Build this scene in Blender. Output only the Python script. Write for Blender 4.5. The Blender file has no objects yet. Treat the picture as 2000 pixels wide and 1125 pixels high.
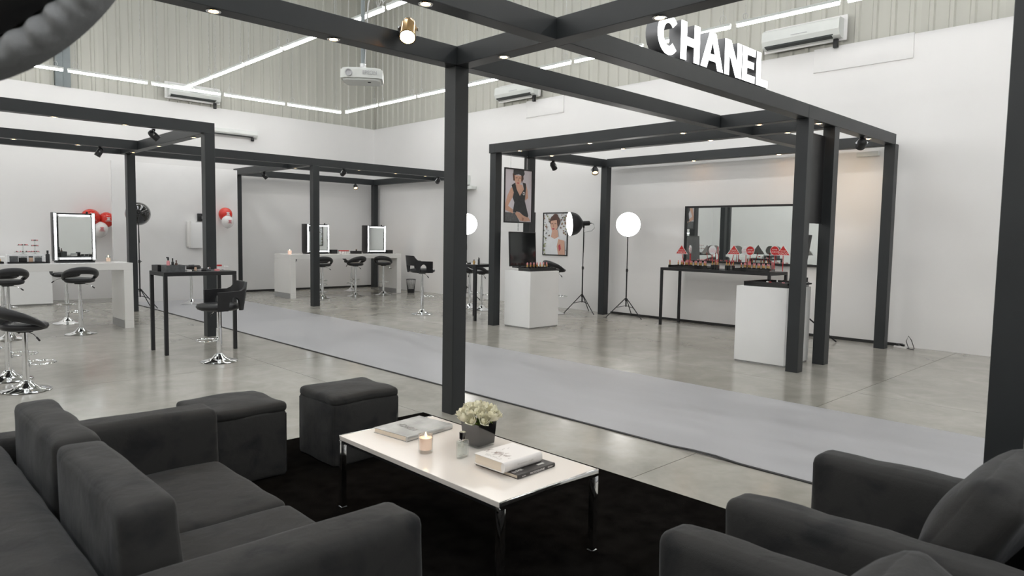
import bpy, bmesh, math, random
from mathutils import Vector, Matrix
random.seed(7)
PI = math.pi
SC = bpy.context.scene
COL = SC.collection

# ------------------------------------------------------------------ camera
def make_camera():
    yaw, pit, rol = math.radians(44.16), math.radians(-4.25), math.radians(0.958)
    f = Vector((math.sin(yaw)*math.cos(pit), math.cos(yaw)*math.cos(pit), math.sin(pit)))
    r = Vector((math.cos(yaw), -math.sin(yaw), 0)); u = r.cross(f)
    r2 = r*math.cos(rol) + u*math.sin(rol); u2 = -r*math.sin(rol) + u*math.cos(rol)
    cd = bpy.data.cameras.new('camera'); cam = bpy.data.objects.new('camera', cd); COL.objects.link(cam)
    m = Matrix((r2, u2, -f)).transposed().to_4x4(); m.translation = (0, 0, 1.55)
    cam.matrix_world = m
    cd.sensor_width = 36; cd.lens = 1354.3*36/2000; cd.clip_start = .05; cd.clip_end = 200
    cd.dof.use_dof = True; cd.dof.focus_distance = 8.0; cd.dof.aperture_fstop = 5.0
    SC.camera = cam
make_camera()
w = bpy.data.worlds.new('world'); SC.world = w; w.use_nodes = True
w.node_tree.nodes['Background'].inputs[0].default_value = (.9, .95, 1, 1)
w.node_tree.nodes['Background'].inputs[1].default_value = .05
SC.view_settings.view_transform = 'Standard'; SC.view_settings.look = 'None'
SC.view_settings.gamma = 1; SC.view_settings.use_curve_mapping = False
SC.view_settings.exposure = 0.48
TUBE_W = 21.0      # emission strength of the fluorescent tubes
SC.cycles.max_bounces = 8; SC.cycles.diffuse_bounces = 5; SC.cycles.glossy_bounces = 4
SC.cycles.transmission_bounces = 8; SC.cycles.caustics_reflective = False; SC.cycles.caustics_refractive = False
SC.cycles.sample_clamp_indirect = 6

# ------------------------------------------------------------------ helpers
def obj(name, mesh, mat=None, parent=None):
    o = bpy.data.objects.new(name, mesh); COL.objects.link(o)
    if mat and not mesh.materials: mesh.materials.append(mat)
    if parent: o.parent = parent
    return o
def tag(o, label, cat, group=None):
    o['label'] = label; o['category'] = cat
    if group: o['group'] = group
    return o
def thing(name, label, cat, loc=(0, 0, 0), rz=0, group=None):
    o = bpy.data.objects.new(name, None); COL.objects.link(o); o.empty_display_size = .1
    o.location = loc; o.rotation_euler = (0, 0, rz)
    return tag(o, label, cat, group)
def structure(o):
    o['kind'] = 'structure'; return o
def kids(o): return [c for c in list(bpy.data.objects) if c.parent == o]
CH = {}
def copy_tree(o, loc=None, rz=None, label=None, group=None):
    if o.name not in CH: CH[o.name] = [(c, kids(c)) for c in kids(o)]
    r = o.copy(); COL.objects.link(r)
    for c, gs in CH[o.name]:
        d = c.copy(); COL.objects.link(d); d.parent = r
        for g in gs:
            e = g.copy(); COL.objects.link(e); e.parent = d
    if loc is not None: r.location = loc
    if rz is not None: r.rotation_euler = (0, 0, rz)
    if label: r['label'] = label
    if group: r['group'] = group
    return r

class B:
    def __init__(s): s.bm = bmesh.new(); s.mats = []
    def _m(s, faces, mi):
        for f in faces: f.material_index = mi
    def box(s, x0, x1, y0, y1, z0, z1, bev=0, seg=2, mi=0, rot=None, about=None):
        r = bmesh.ops.create_cube(s.bm, size=1)['verts']
        for v in r:
            v.co = Vector((x0+(v.co.x+.5)*(x1-x0), y0+(v.co.y+.5)*(y1-y0), z0+(v.co.z+.5)*(z1-z0)))
        fs = set(f for v in r for f in v.link_faces)
        if bev:
            es = list(set(e for v in r for e in v.link_edges))
            q = bmesh.ops.bevel(s.bm, geom=es, offset=bev, segments=seg, profile=.5, affect='EDGES')
            fs = set(f for v in q['verts'] for f in v.link_faces)
            r = list(set(v for f in fs for v in f.verts))
        s._m(fs, mi)
        if rot is not None:
            c = Vector(about) if about else Vector(((x0+x1)/2, (y0+y1)/2, (z0+z1)/2))
            for v in r: v.co = rot @ (v.co-c) + c
        return r
    def lathe(s, prof, seg=24, c=(0, 0, 0), d=(0, 0, 1), mi=0, a0=0, a1=2*PI):
        c = Vector(c); q = Vector((0, 0, 1)).rotation_difference(Vector(d))
        full = abs(a1-a0-2*PI) < 1e-6; n = seg if full else seg+1
        rings = []
        for (r, z) in prof:
            if r < 1e-6: rings.append([s.bm.verts.new(c + q @ Vector((0, 0, z)))])
            else: rings.append([s.bm.verts.new(c + q @ Vector((r*math.cos(a0+(a1-a0)*i/seg), r*math.sin(a0+(a1-a0)*i/seg), z))) for i in range(n)])
        for A, Bq in zip(rings[:-1], rings[1:]):
            m = seg
            for i in range(m):
                j = (i+1) % n if full else i+1
                if len(A) == 1 and len(Bq) == 1: continue
                if len(A) == 1: vs = (A[0], Bq[j], Bq[i])
                elif len(Bq) == 1: vs = (A[i], A[j], Bq[0])
                else: vs = (A[i], A[j], Bq[j], Bq[i])
                try: s.bm.faces.new(vs).material_index = mi
                except ValueError: pass
        return rings
    def cyl(s, p0, p1, r0, r1=None, seg=12, mi=0):
        p0, p1 = Vector(p0), Vector(p1); L = (p1-p0).length; r1 = r0 if r1 is None else r1
        s.lathe([(0, 0), (r0, 0), (r1, L), (0, L)], seg, p0, (p1-p0), mi)
    def sweep(s, pts, secs, closed=False, mi=0, up=(0, 0, 1)):
        """pts: centres; secs: list of (ru, rv) half sizes or list of 2D section points"""
        pts = [Vector(p) for p in pts]; n = len(pts); rings = []
        for i, p in enumerate(pts):
            t = (pts[(i+1) % n]-pts[i-1]) if closed else (pts[min(i+1, n-1)]-pts[max(i-1, 0)])
            t.normalize(); uu = Vector(up); sd = t.cross(uu)
            if sd.length < 1e-3: sd = t.cross(Vector((1, 0, 0)))
            sd.normalize(); uu = sd.cross(t).normalized()
            sec = secs[i] if isinstance(secs, list) else secs
            if isinstance(sec, (int, float)): sec = [(sec*math.cos(a*PI/4), sec*math.sin(a*PI/4)) for a in range(8)]
            elif len(sec) == 2 and not hasattr(sec[0], '__len__'): sec = [(sec[0]*math.cos(a*PI/6), sec[1]*math.sin(a*PI/6)) for a in range(12)]
            rings.append([s.bm.verts.new(p + sd*a + uu*b) for a, b in sec])
        m = len(rings[0])
        for i in range(n if closed else n-1):
            A, Q = rings[i], rings[(i+1) % n]
            for k in range(m):
                f = s.bm.faces.new((A[k], A[(k+1) % m], Q[(k+1) % m], Q[k])); f.material_index = mi
        if not closed:
            for R in (rings[0], rings[-1]):
                f = s.bm.faces.new(R); f.material_index = mi
    def tube(s, pts, r, closed=False, mi=0): s.sweep(pts, r, closed, mi)
    def prism(s, poly, origin, ux, uy, depth, mi=0, mside=None):
        """poly (list of 2D) in plane ux,uy extruded along -normal by depth; may have holes filled by triangulation"""
        o = Vector(origin); ux = Vector(ux); uy = Vector(uy); nn = ux.cross(uy).normalized()
        F = [s.bm.verts.new(o+ux*a+uy*b) for a, b in poly]
        f = s.bm.faces.new(F); f.material_index = mi
        if depth:
            K = [s.bm.verts.new(v.co-nn*depth) for v in F]
            g = s.bm.faces.new(K[::-1]); g.material_index = mi if mside is None else mside
            n = len(F)
            for i in range(n):
                h = s.bm.faces.new((F[i], K[i], K[(i+1) % n], F[(i+1) % n])); h.material_index = mi if mside is None else mside
        return f
    def soft(s, x0, x1, y0, y1, z0, z1, r=.04, n=10, puff=(0, 0, 0), wob=0, seed=0, mi=0):
        """rounded upholstered block: subdivided box pulled to rounded edges with bulging faces"""
        lo = Vector((x0, y0, z0)); hi = Vector((x1, y1, z1)); c = (lo+hi)/2; h = (hi-lo)/2
        rn = random.Random(seed); ph = [rn.uniform(0, 6) for _ in range(9)]
        def edge(k):
            # parametric positions with extra loops in the rounding zone
            rr = min(r/h[k], .49); a = [-1, -1+rr*.15, -1+rr*.45, -1+rr]
            mid = [-1+rr+(2-2*rr)*i/n for i in range(1, n)]
            return a+mid+[-q for q in a[::-1]]
        vs = {}
        def vert(p):
            key = (round(p[0], 4), round(p[1], 4), round(p[2], 4))
            if key in vs: return vs[key]
            q = Vector((p[0]*h.x, p[1]*h.y, p[2]*h.z)); inn = Vector([max(-(h[i]-r), min(h[i]-r, q[i])) for i in range(3)])
            d = q-inn
            if d.length > 1e-9: q = inn + d.normalized()*r*(1 if d.length > r*.2 else 1)
            for i in range(3):
                j, k = (i+1) % 3, (i+2) % 3
                bul = puff[i]*(1-p[j]**2)*(1-p[k]**2)
                if abs(p[i]) > .2: q[i] += bul*p[i]
            if wob:
                q += Vector((math.sin(q.y*19+ph[0])*math.sin(q.z*13+ph[1]), math.sin(q.x*17+ph[2])*math.sin(q.z*15+ph[3]), math.sin(q.x*14+ph[4])*math.sin(q.y*21+ph[5])))*wob
            v = s.bm.verts.new(q+c); vs[key] = v; return v
        E = [edge(0), edge(1), edge(2)]
        for ax in range(3):
            j, k = (ax+1) % 3, (ax+2) % 3
            for sg in (-1, 1):
                for a in range(len(E[j])-1):
                    for b in range(len(E[k])-1):
                        P = []
                        for (u, v) in ((a, b), (a+1, b), (a+1, b+1), (a, b+1)):
                            p = [0, 0, 0]; p[ax] = sg; p[j] = E[j][u]; p[k] = E[k][v]; P.append(vert(p))
                        if sg < 0: P = P[::-1]
                        if len(set(P)) == 4:
                            try: s.bm.faces.new(P).material_index = mi
                            except ValueError: pass
    def done(s, name, mat, parent=None, smooth=40, mats=None):
        bmesh.ops.recalc_face_normals(s.bm, faces=s.bm.faces)
        me = bpy.data.meshes.new(name); s.bm.to_mesh(me); s.bm.free()
        if smooth is not None:
            me.polygons.foreach_set('use_smooth', [True]*len(me.polygons))
            me.set_sharp_from_angle(angle=math.radians(smooth))
        for m in (mats or [mat]): me.materials.append(m)
        return obj(name, me, None, parent)

_txt = {}
def text(s, size, mat, parent, loc, rot, ext=.0005, name='lettering', sx=1, align='CENTER'):
    cu = bpy.data.curves.new('t', 'FONT'); cu.body = s; cu.size = size; cu.extrude = ext; cu.align_x = align; cu.align_y = 'CENTER'; cu.resolution_u = 2
    t = bpy.data.objects.new('t', cu); COL.objects.link(t)
    bpy.context.view_layer.update()
    me = bpy.data.meshes.new_from_object(t.evaluated_get(bpy.context.evaluated_depsgraph_get()))
    bpy.data.objects.remove(t); bpy.data.curves.remove(cu)
    me.transform(Matrix.Translation(loc) @ (rot.to_4x4() if isinstance(rot, Matrix) else Matrix.Identity(4)) @ Matrix.Diagonal((sx, 1, 1, 1)))
    me.materials.clear()
    return obj(name, me, mat, parent)
def basis(ux, uy):
    ux = Vector(ux).normalized(); uy = Vector(uy).normalized()
    return Matrix((ux, uy, ux.cross(uy))).transposed()

# ------------------------------------------------------------------ materials
def srgb(r, g, b):
    f = lambda c: (c/255/12.92) if c/255 <= .04045 else ((c/255+.055)/1.055)**2.4
    return (f(r), f(g), f(b), 1)
def mat(name, col, rough=.5, metal=0, var=0, scale=4, rvar=0, bump=0, bscale=200, coat=0, sheen=0, emit=None, es=1, trans=0, ior=1.45, spec=None, stretch=None):
    m = bpy.data.materials.new(name); m.use_nodes = True; nt = m.node_tree; p = nt.nodes['Principled BSDF']
    p.inputs['Base Color'].default_value = col; p.inputs['Roughness'].default_value = rough; p.inputs['Metallic'].default_value = metal
    p.inputs['Coat Weight'].default_value = coat; p.inputs['Coat Roughness'].default_value = .1
    p.inputs['Sheen Weight'].default_value = sheen; p.inputs['Sheen Roughness'].default_value = .4
    p.inputs['Transmission Weight'].default_value = trans; p.inputs['IOR'].default_value = ior
    if spec is not None: p.inputs['Specular IOR Level'].default_value = spec
    if emit: p.inputs['Emission Color'].default_value = emit; p.inputs['Emission Strength'].default_value = es
    if var or rvar or bump:
        tc = nt.nodes.new('ShaderNodeTexCoord'); mp = nt.nodes.new('ShaderNodeMapping'); nt.links.new(tc.outputs['Object'], mp.inputs[0])
        if stretch: mp.inputs['Scale'].default_value = stretch
        n = nt.nodes.new('ShaderNodeTexNoise'); n.inputs['Scale'].default_value = scale; n.inputs['Detail'].default_value = 6; nt.links.new(mp.outputs[0], n.inputs['Vector'])
        if var:
            mx = nt.nodes.new('ShaderNodeMix'); mx.data_type = 'RGBA'
            mx.inputs[6].default_value = tuple(c*(1-var) for c in col[:3])+(1,); mx.inputs[7].default_value = tuple(min(1, c*(1+var)) for c in col[:3])+(1,)
            rp = nt.nodes.new('ShaderNodeMapRange'); rp.inputs[1].default_value = .3; rp.inputs[2].default_value = .7
            nt.links.new(n.outputs['Fac'], rp.inputs[0]); nt.links.new(rp.outputs[0], mx.inputs[0]); nt.links.new(mx.outputs[2], p.inputs['Base Color'])
        if rvar:
            rp = nt.nodes.new('ShaderNodeMapRange'); rp.inputs[1].default_value = .3; rp.inputs[2].default_value = .7
            rp.inputs[3].default_value = rough-rvar; rp.inputs[4].default_value = rough+rvar
            nt.links.new(n.outputs['Fac'], rp.inputs[0]); nt.links.new(rp.outputs[0], p.inputs['Roughness'])
        if bump:
            n2 = nt.nodes.new('ShaderNodeTexNoise'); n2.inputs['Scale'].default_value = bscale; n2.inputs['Detail'].default_value = 3; nt.links.new(mp.outputs[0], n2.inputs['Vector'])
            bp = nt.nodes.new('ShaderNodeBump'); bp.inputs['Strength'].default_value = bump; bp.inputs['Distance'].default_value = .01
            nt.links.new(n2.outputs['Fac'], bp.inputs['Height']); nt.links.new(bp.outputs[0], p.inputs['Normal'])
    return m
M = {}
M['wall'] = mat('painted_plaster', (.80, .79, .785, 1), .6, var=.02, scale=.7, bump=.05, bscale=60)
M['trimw'] = mat('white_panel_paint', (.80, .79, .785, 1), .5, var=.015, scale=3)
M['corr'] = mat('painted_corrugated_steel', (.53, .525, .475, 1), .45, var=.05, scale=1.5, stretch=(1, 1, .15))
M['colm'] = mat('grey_painted_steel', (.24, .27, .28, 1), .5, var=.04)
M['ceil'] = mat('roof_sheet', (.62, .62, .58, 1), .6, var=.04)
M['frame'] = mat('charcoal_beam_paint', (.023, .026, .028, 1), .42, var=.08, scale=3, bump=.04, bscale=90)
M['blackskirt'] = mat('black_skirting', (.02, .02, .02, 1), .4, var=.1)
M['carpet'] = mat('grey_carpet', (.385, .385, .40, 1), .36, var=.09, scale=2.2, rvar=.06, bump=.35, bscale=260, spec=.6, stretch=(2, .5, 1))
M['rug'] = mat('black_rug_pile', (.006, .0055, .005, 1), 1, var=.4, scale=9, bump=.3, bscale=300, spec=.0)
M['velvet'] = None
M['tabletop'] = mat('warm_white_laminate', (.76, .71, .66, 1), .2, var=.01, coat=.3)
M['whitelac'] = mat('white_lacquer', (.82, .81, .79, 1), .22, var=.01, coat=.3)
M['whitemat'] = mat('matt_white_board', (.86, .86, .86, 1), .45, var=.01)
M['greykick'] = mat('grey_plinth', (.34, .34, .34, 1), .3, var=.04)
M['chrome'] = mat('chrome', (.82, .83, .84, 1), .07, 1, rvar=.03, scale=20)
M['brushed'] = mat('brushed_steel', (.55, .56, .57, 1), .28, 1, rvar=.05, scale=20)
M['leather'] = mat('black_leatherette', (.014, .014, .016, 1), .36, var=.15, scale=10, bump=.12, bscale=180)
M['blackp'] = mat('black_plastic', (.012, .012, .013, 1), .35, var=.1, scale=20)
M['blackgloss'] = mat('black_gloss', (.006, .006, .007, 1), .05, coat=1, var=.05)
M['blackmetal'] = mat('black_powder_coat', (.016, .016, .018, 1), .42, var=.1, scale=8)
M['mirror'] = mat('mirror_glass', (.86, .9, .89, 1), .01, 1, rvar=.004, scale=2)
M['glass'] = mat('clear_glass', (1, 1, 1, 1), .02, trans=1, rvar=.01)
M['tube'] = mat('lit_tube', (1, 1, 1, 1), .5, emit=(1, .985, .96, 1), es=TUBE_W)
M['letter'] = mat('lit_letter_face', (1, 1, 1, 1), .5, emit=(1, 1, 1, 1), es=2.2)
M['letterside'] = mat('letter_side_metal', (.20, .20, .21, 1), .4, .6, var=.05)
M['mtube'] = mat('lit_mirror_tube', (1, 1, 1, 1), .5, emit=(.93, .97, 1, 1), es=3.2)
M['halogen'] = mat('halogen_glow', (1, .8, .5, 1), .5, emit=(1, .50, .17, 1), es=34)
M['halohot'] = mat('halogen_core', (1, .8, .5, 1), .5, emit=(1, .66, .30, 1), es=160)
M['dim'] = mat('halogen_side_glow', (1, .8, .5, 1), .5, emit=(1, .72, .38, 1), es=3)
M['studio'] = mat('studio_diffuser_glow', (1, 1, 1, 1), .5, emit=(1, .97, .93, 1), es=7)
M['acw'] = mat('ac_white_plastic', (.72, .74, .72, 1), .3, var=.02)
M['darkgap'] = mat('dark_gap', (.03, .035, .035, 1), .5, var=.05)
M['gold'] = mat('gold_metal', (.80, .52, .22, 1), .22, 1, rvar=.05, scale=30)
M['red'] = mat('red_card', (.55, .02, .022, 1), .4, var=.05)
M['redbal'] = mat('red_balloon', (.75, .035, .02, 1), .2, coat=.5, var=.04, trans=.15)
M['whbal'] = mat('white_balloon', (.80, .78, .77, 1), .25, coat=.4, var=.02)
M['lip'] = mat('lipstick_bullet', (.45, .03, .04, 1), .3, var=.1)
M['pink'] = mat('pink_product', (.72, .28, .30, 1), .4, var=.1)
M['beige'] = mat('beige_product', (.62, .42, .30, 1), .4, var=.08)
M['wax'] = mat('pale_pink_wax_glow', (.85, .66, .58, 1), .5, var=.03, emit=(1, .60, .42, 1), es=.30)  # slight emission brightens the wax, which is no lamp itself
M['flame'] = mat('candle_flame', (1, .8, .4, 1), .5, emit=(1, .72, .35, 1), es=18)
M['petal'] = mat('ivory_petal', (.86, .83, .66, 1), .5, var=.06, scale=30, sheen=.2)
M['sepal'] = mat('green_sepal', (.22, .32, .06, 1), .5, var=.2, scale=40)
M['paper'] = mat('book_pages', (.78, .68, .56, 1), .7, var=.06, scale=3, stretch=(1, 1, 120))
M['silverbook'] = mat('silver_dust_jacket', (.50, .50, .49, 1), .22, .55, var=.25, scale=9)
M['whitebook'] = mat('white_book_cover', (.80, .77, .75, 1), .35, var=.02)
M['darkbook'] = mat('dark_book_cover', (.045, .040, .038, 1), .35, var=.15, scale=14)
M['ink'] = mat('grey_ink', (.18, .17, .16, 1), .5, var=.05)
M['inklight'] = mat('light_ink', (.62, .60, .57, 1), .5, var=.05)
M['whiteink'] = mat('white_ink', (.85, .82, .80, 1), .5, var=.03)
M['greytext'] = mat('pale_grey_ink', (.50, .50, .52, 1), .5, var=.03)
M['brownink'] = mat('brown_ink', (.16, .09, .07, 1), .5, var=.2, scale=60)
M['greyfab'] = mat('gathered_grey_fabric', (.30, .31, .32, 1), .8, var=.10, scale=12, bump=.2, bscale=60)
M['bulbm'] = mat('mesh_bin_wire', (.03, .03, .03, 1), .5, .5, var=.1)
M['cable'] = mat('cable', (.05, .05, .05, 1), .5, var=.1)
M['cablew'] = mat('white_cable', (.6, .6, .6, 1), .5, var=.05)
M['silver'] = mat('silver_reflector', (.62, .60, .56, 1), .3, .8, var=.05)
M['brass'] = mat('amber_chrome', (.75, .48, .22, 1), .18, 1, rvar=.05, scale=20)
M['skin'] = mat('print_skin', (.60, .36, .27, 1), .5, var=.05, scale=30)
M['skind'] = mat('print_skin_shade', (.42, .22, .16, 1), .5, var=.05, scale=30)
M['pblack'] = mat('print_black', (.035, .037, .04, 1), .45, var=.15, scale=25)
M['pgrey'] = mat('print_dark_grey', (.10, .105, .11, 1), .45, var=.25, scale=30)
M['pbg'] = mat('print_lavender_grey', (.60, .57, .62, 1), .45, var=.03, scale=3)
M['pbg2'] = mat('print_pale', (.72, .73, .75, 1), .45, var=.04, scale=5)
M['plip'] = mat('print_lip', (.45, .06, .08, 1), .4, var=.05)
M['phair'] = mat('print_hair', (.09, .045, .035, 1), .45, var=.2, scale=40)
M['pflor'] = mat('print_floral', (.25, .16, .12, 1), .45, var=.4, scale=40)
M['pleaf'] = mat('print_leaf', (.30, .33, .17, 1), .45, var=.3, scale=40)

def thin_glass():
    m = bpy.data.materials.new('clear_glass'); m.use_nodes = True; nt = m.node_tree; N = nt.nodes; L = nt.links; N.remove(N['Principled BSDF'])
    tr = N.new('ShaderNodeBsdfTransparent'); tr.inputs[0].default_value = (.93, .95, .94, 1); gl = N.new('ShaderNodeBsdfGlossy'); gl.inputs['Roughness'].default_value = .03
    lw = N.new('ShaderNodeLayerWeight'); lw.inputs[0].default_value = .5; pw = N.new('ShaderNodeMath'); pw.operation = 'POWER'; L.new(lw.outputs['Facing'], pw.inputs[0]); pw.inputs[1].default_value = 2.2; fr = N.new('ShaderNodeMath'); fr.operation = 'MULTIPLY_ADD'; L.new(pw.outputs[0], fr.inputs[0]); fr.inputs[1].default_value = .75; fr.inputs[2].default_value = .06; mx = N.new('ShaderNodeMixShader'); L.new(fr.outputs[0], mx.inputs[0]); L.new(tr.outputs[0], mx.inputs[1]); L.new(gl.outputs[0], mx.inputs[2]); L.new(mx.outputs[0], N['Material Output'].inputs[0])
    return m
M['glass'] = thin_glass()
def velvet():
    m = bpy.data.materials.new('charcoal_velvet'); m.use_nodes = True; nt = m.node_tree; N = nt.nodes; L = nt.links; p = N['Principled BSDF']
    tc = N.new('ShaderNodeTexCoord')
    n1 = N.new('ShaderNodeTexNoise'); n1.inputs['Scale'].default_value = 6.5; n1.inputs['Detail'].default_value = 7; n1.inputs['Distortion'].default_value = .5; L.new(tc.outputs['Object'], n1.inputs[0])
    r1 = N.new('ShaderNodeMapRange'); r1.inputs[1].default_value = .50; r1.inputs[2].default_value = .72; r1.inputs[3].default_value = 0; r1.inputs[4].default_value = 1; L.new(n1.outputs['Fac'], r1.inputs[0])
    mx = N.new('ShaderNodeMix'); mx.data_type = 'RGBA'; mx.inputs[6].default_value = (.036, .0355, .035, 1); mx.inputs[7].default_value = (.018, .0185, .020, 1)
    L.new(r1.outputs[0], mx.inputs[0]); L.new(mx.outputs[2], p.inputs['Base Color'])
    p.inputs['Roughness'].default_value = .85; p.inputs['Specular IOR Level'].default_value = .2
    p.inputs['Sheen Weight'].default_value = .16; p.inputs['Sheen Roughness'].default_value = .35; p.inputs['Sheen Tint'].default_value = (.8, .82, .86, 1)
    n2 = N.new('ShaderNodeTexNoise'); n2.inputs['Scale'].default_value = 350; L.new(tc.outputs['Object'], n2.inputs[0])
    bp = N.new('ShaderNodeBump'); bp.inputs['Strength'].default_value = .25; bp.inputs['Distance'].default_value = .004; L.new(n2.outputs['Fac'], bp.inputs['Height'])
    n3 = N.new('ShaderNodeTexNoise'); n3.inputs['Scale'].default_value = 12; n3.inputs['Detail'].default_value = 4; n3.inputs['Distortion'].default_value = .4; L.new(tc.outputs['Object'], n3.inputs[0])
    bp2 = N.new('ShaderNodeBump'); bp2.inputs['Strength'].default_value = .22; bp2.inputs['Distance'].default_value = .02; L.new(n3.outputs['Fac'], bp2.inputs['Height']); L.new(bp.outputs[0], bp2.inputs['Normal'])
    L.new(bp2.outputs[0], p.inputs['Normal'])
    return m
M['velvet'] = velvet()

def concrete():
    m = bpy.data.materials.new('polished_concrete'); m.use_nodes = True; nt = m.node_tree; N = nt.nodes; L = nt.links; p = N['Principled BSDF']
    tc = N.new('ShaderNodeTexCoord')
    def noise(s, d=8, dist=.6):
        n = N.new('ShaderNodeTexNoise'); n.inputs['Scale'].default_value = s; n.inputs['Detail'].default_value = d; n.inputs['Distortion'].default_value = dist; L.new(tc.outputs['Object'], n.inputs[0]); return n
    a, b, c = noise(.45), noise(1.9, 10, 1.2), noise(14, 8, .5)
    mx = N.new('ShaderNodeMix'); mx.data_type = 'RGBA'; mx.inputs[6].default_value = (.25, .238, .205, 1); mx.inputs[7].default_value = (.43, .415, .375, 1)
    ad = N.new('ShaderNodeMath'); ad.operation = 'MULTIPLY_ADD'; L.new(b.outputs['Fac'], ad.inputs[0]); ad.inputs[1].default_value = .5; L.new(a.outputs['Fac'], ad.inputs[2])
    ad2 = N.new('ShaderNodeMath'); ad2.operation = 'MULTIPLY_ADD'; L.new(c.outputs['Fac'], ad2.inputs[0]); ad2.inputs[1].default_value = .22; L.new(ad.outputs[0], ad2.inputs[2])
    r = N.new('ShaderNodeMapRange'); r.inputs[1].default_value = .56; r.inputs[2].default_value = 1.16; L.new(ad2.outputs[0], r.inputs[0]); L.new(r.outputs[0], mx.inputs[0])
    L.new(mx.outputs[2], p.inputs['Base Color'])
    rr = N.new('ShaderNodeMapRange'); rr.inputs[1].default_value = .35; rr.inputs[2].default_value = .7; rr.inputs[3].default_value = .16; rr.inputs[4].default_value = .25; L.new(b.outputs['Fac'], rr.inputs[0]); L.new(rr.outputs[0], p.inputs['Roughness'])
    p.inputs['Specular IOR Level'].default_value = .75
    bp = N.new('ShaderNodeBump'); bp.inputs['Strength'].default_value = .007; bp.inputs['Distance'].default_value = .02
    bn = noise(9, 3, .2); L.new(bn.outputs['Fac'], bp.inputs['Height']); L.new(bp.outputs[0], p.inputs['Normal'])
    return m
M['concrete'] = concrete()

# ------------------------------------------------------------------ room shell
XW, YW, TOP, ROOF = 11.4, 17.65, 4.6, 9.3
X0, Y0 = -8.0, -7.0
b = B(); b.box(X0-.2, XW+.3, Y0-.2, YW+.3, -.2, -.014); floor = structure(b.done('floor', M['darkgap'], smooth=None))
xb = [X0, -4.2, -.3, 3.6, 7.49, XW]; yb = [Y0, -2.65, 2.6, 7.85, 13.1, YW]
for i in range(5):
    for j in range(5):
        b = B(); b.box(xb[i]+.003, xb[i+1]-.003, yb[j]+.003, yb[j+1]-.003, -.014, 0); b.done('concrete_slab', M['concrete'], floor, smooth=None)
b = B(); b.box(X0-.2, XW+.2, YW, YW+.2, 0, TOP); wall_back = structure(b.done('wall_back', M['wall'], smooth=None))
b = B(); b.box(XW, XW+.2, Y0-.2, YW, 0, TOP); wall_right = structure(b.done('wall_right', M['wall'], smooth=None))
b = B(); b.box(X0-.2, X0, Y0, YW, 0, ROOF); wall_left = structure(b.done('wall_left', M['wall'], smooth=None))
b = B(); b.box(X0, XW, Y0-.2, Y0, 0, ROOF); structure(b.done('wall_front', M['wall'], smooth=None))
b = B(); b.box(X0-.2, XW+.3, Y0-.2, YW+.3, ROOF, ROOF+.15); structure(b.done('ceiling', M['ceil'], smooth=None))
# corrugated cladding above the plaster: sheets of four ribs
def sheet_mesh(name):
    bm = bmesh.new(); P = .258; pts = []
    for k in range(4):
        o = k*P; pts += [(o, 0), (o+.095, 0), (o+.115, .030), (o+.165, .030), (o+.185, 0)]
    pts.append((4*P, 0)); v = [[bm.verts.new((x, -d, z)) for x, d in pts] for z in (0, ROOF-TOP+.02)]
    for i in range(len(pts)-1): bm.faces.new((v[0][i], v[0][i+1], v[1][i+1], v[1][i]))
    me = bpy.data.meshes.new(name); bm.to_mesh(me); bm.free(); me.materials.append(M['corr']); return me
sm = sheet_mesh('corrugated_sheet')
for k in range(19):
    o = obj('corrugated_sheet', sm, None, wall_back); o.location = (X0-.07+k*1.032, YW+.12, TOP-.02)
for k in range(24):
    o = obj('corrugated_sheet', sm, None, wall_right); o.location = (XW+.12, YW+.15-k*1.032, TOP-.02); o.rotation_euler = (0, 0, -PI/2)
M['roof_fill'] = mat('added_roof_glow', (1, 1, 1, 1), .5, emit=(.93, .97, 1, 1), es=4.1)
for k, xs in enumerate((-5.2, -.6, 4.0, 8.8)):  # glowing panels added in the unseen roof for soft overhead fill
    for j, ys in enumerate((-4.5, 2.0, 8.5, 14.0)):
        b = B(); b.box(xs-.55, xs+.55, ys-1.6, ys+1.6, ROOF-.03, ROOF-.005); structure(b.done('added_roof_light_%d' % (k*4+j+1), M['roof_fill'], smooth=None))
b = B(); b.box(3.46, 3.74, YW-.02, YW+.1, TOP, ROOF, .006); b.box(3.60, 3.615, YW-.035, YW-.02, TOP, ROOF); structure(b.done('trim_1', M['colm']))
b = B(); b.box(XW-.022, XW, 3.39, 4.84, 4.25, TOP+.02, .004); structure(b.done('trim_2', M['trimw']))
b = B(); b.box(XW-.022, XW, 10.21, 11.35, 4.25, TOP+.02, .004); structure(b.done('trim_3', M['trimw']))
b = B(); b.box(XW-.012, XW, 3.3, 8.8, 0, .045); structure(b.done('baseboard_right', M['blackskirt'], smooth=None))
b = B(); b.box(7.3, XW, YW-.012, YW, 0, .05); structure(b.done('baseboard_back', M['blackskirt'], smooth=None))
b = B(); b.box(4.14, 6.78, 16.3, 16.38, .0, 2.99, .004); structure(b.done('trim_4', M['trimw']))

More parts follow.
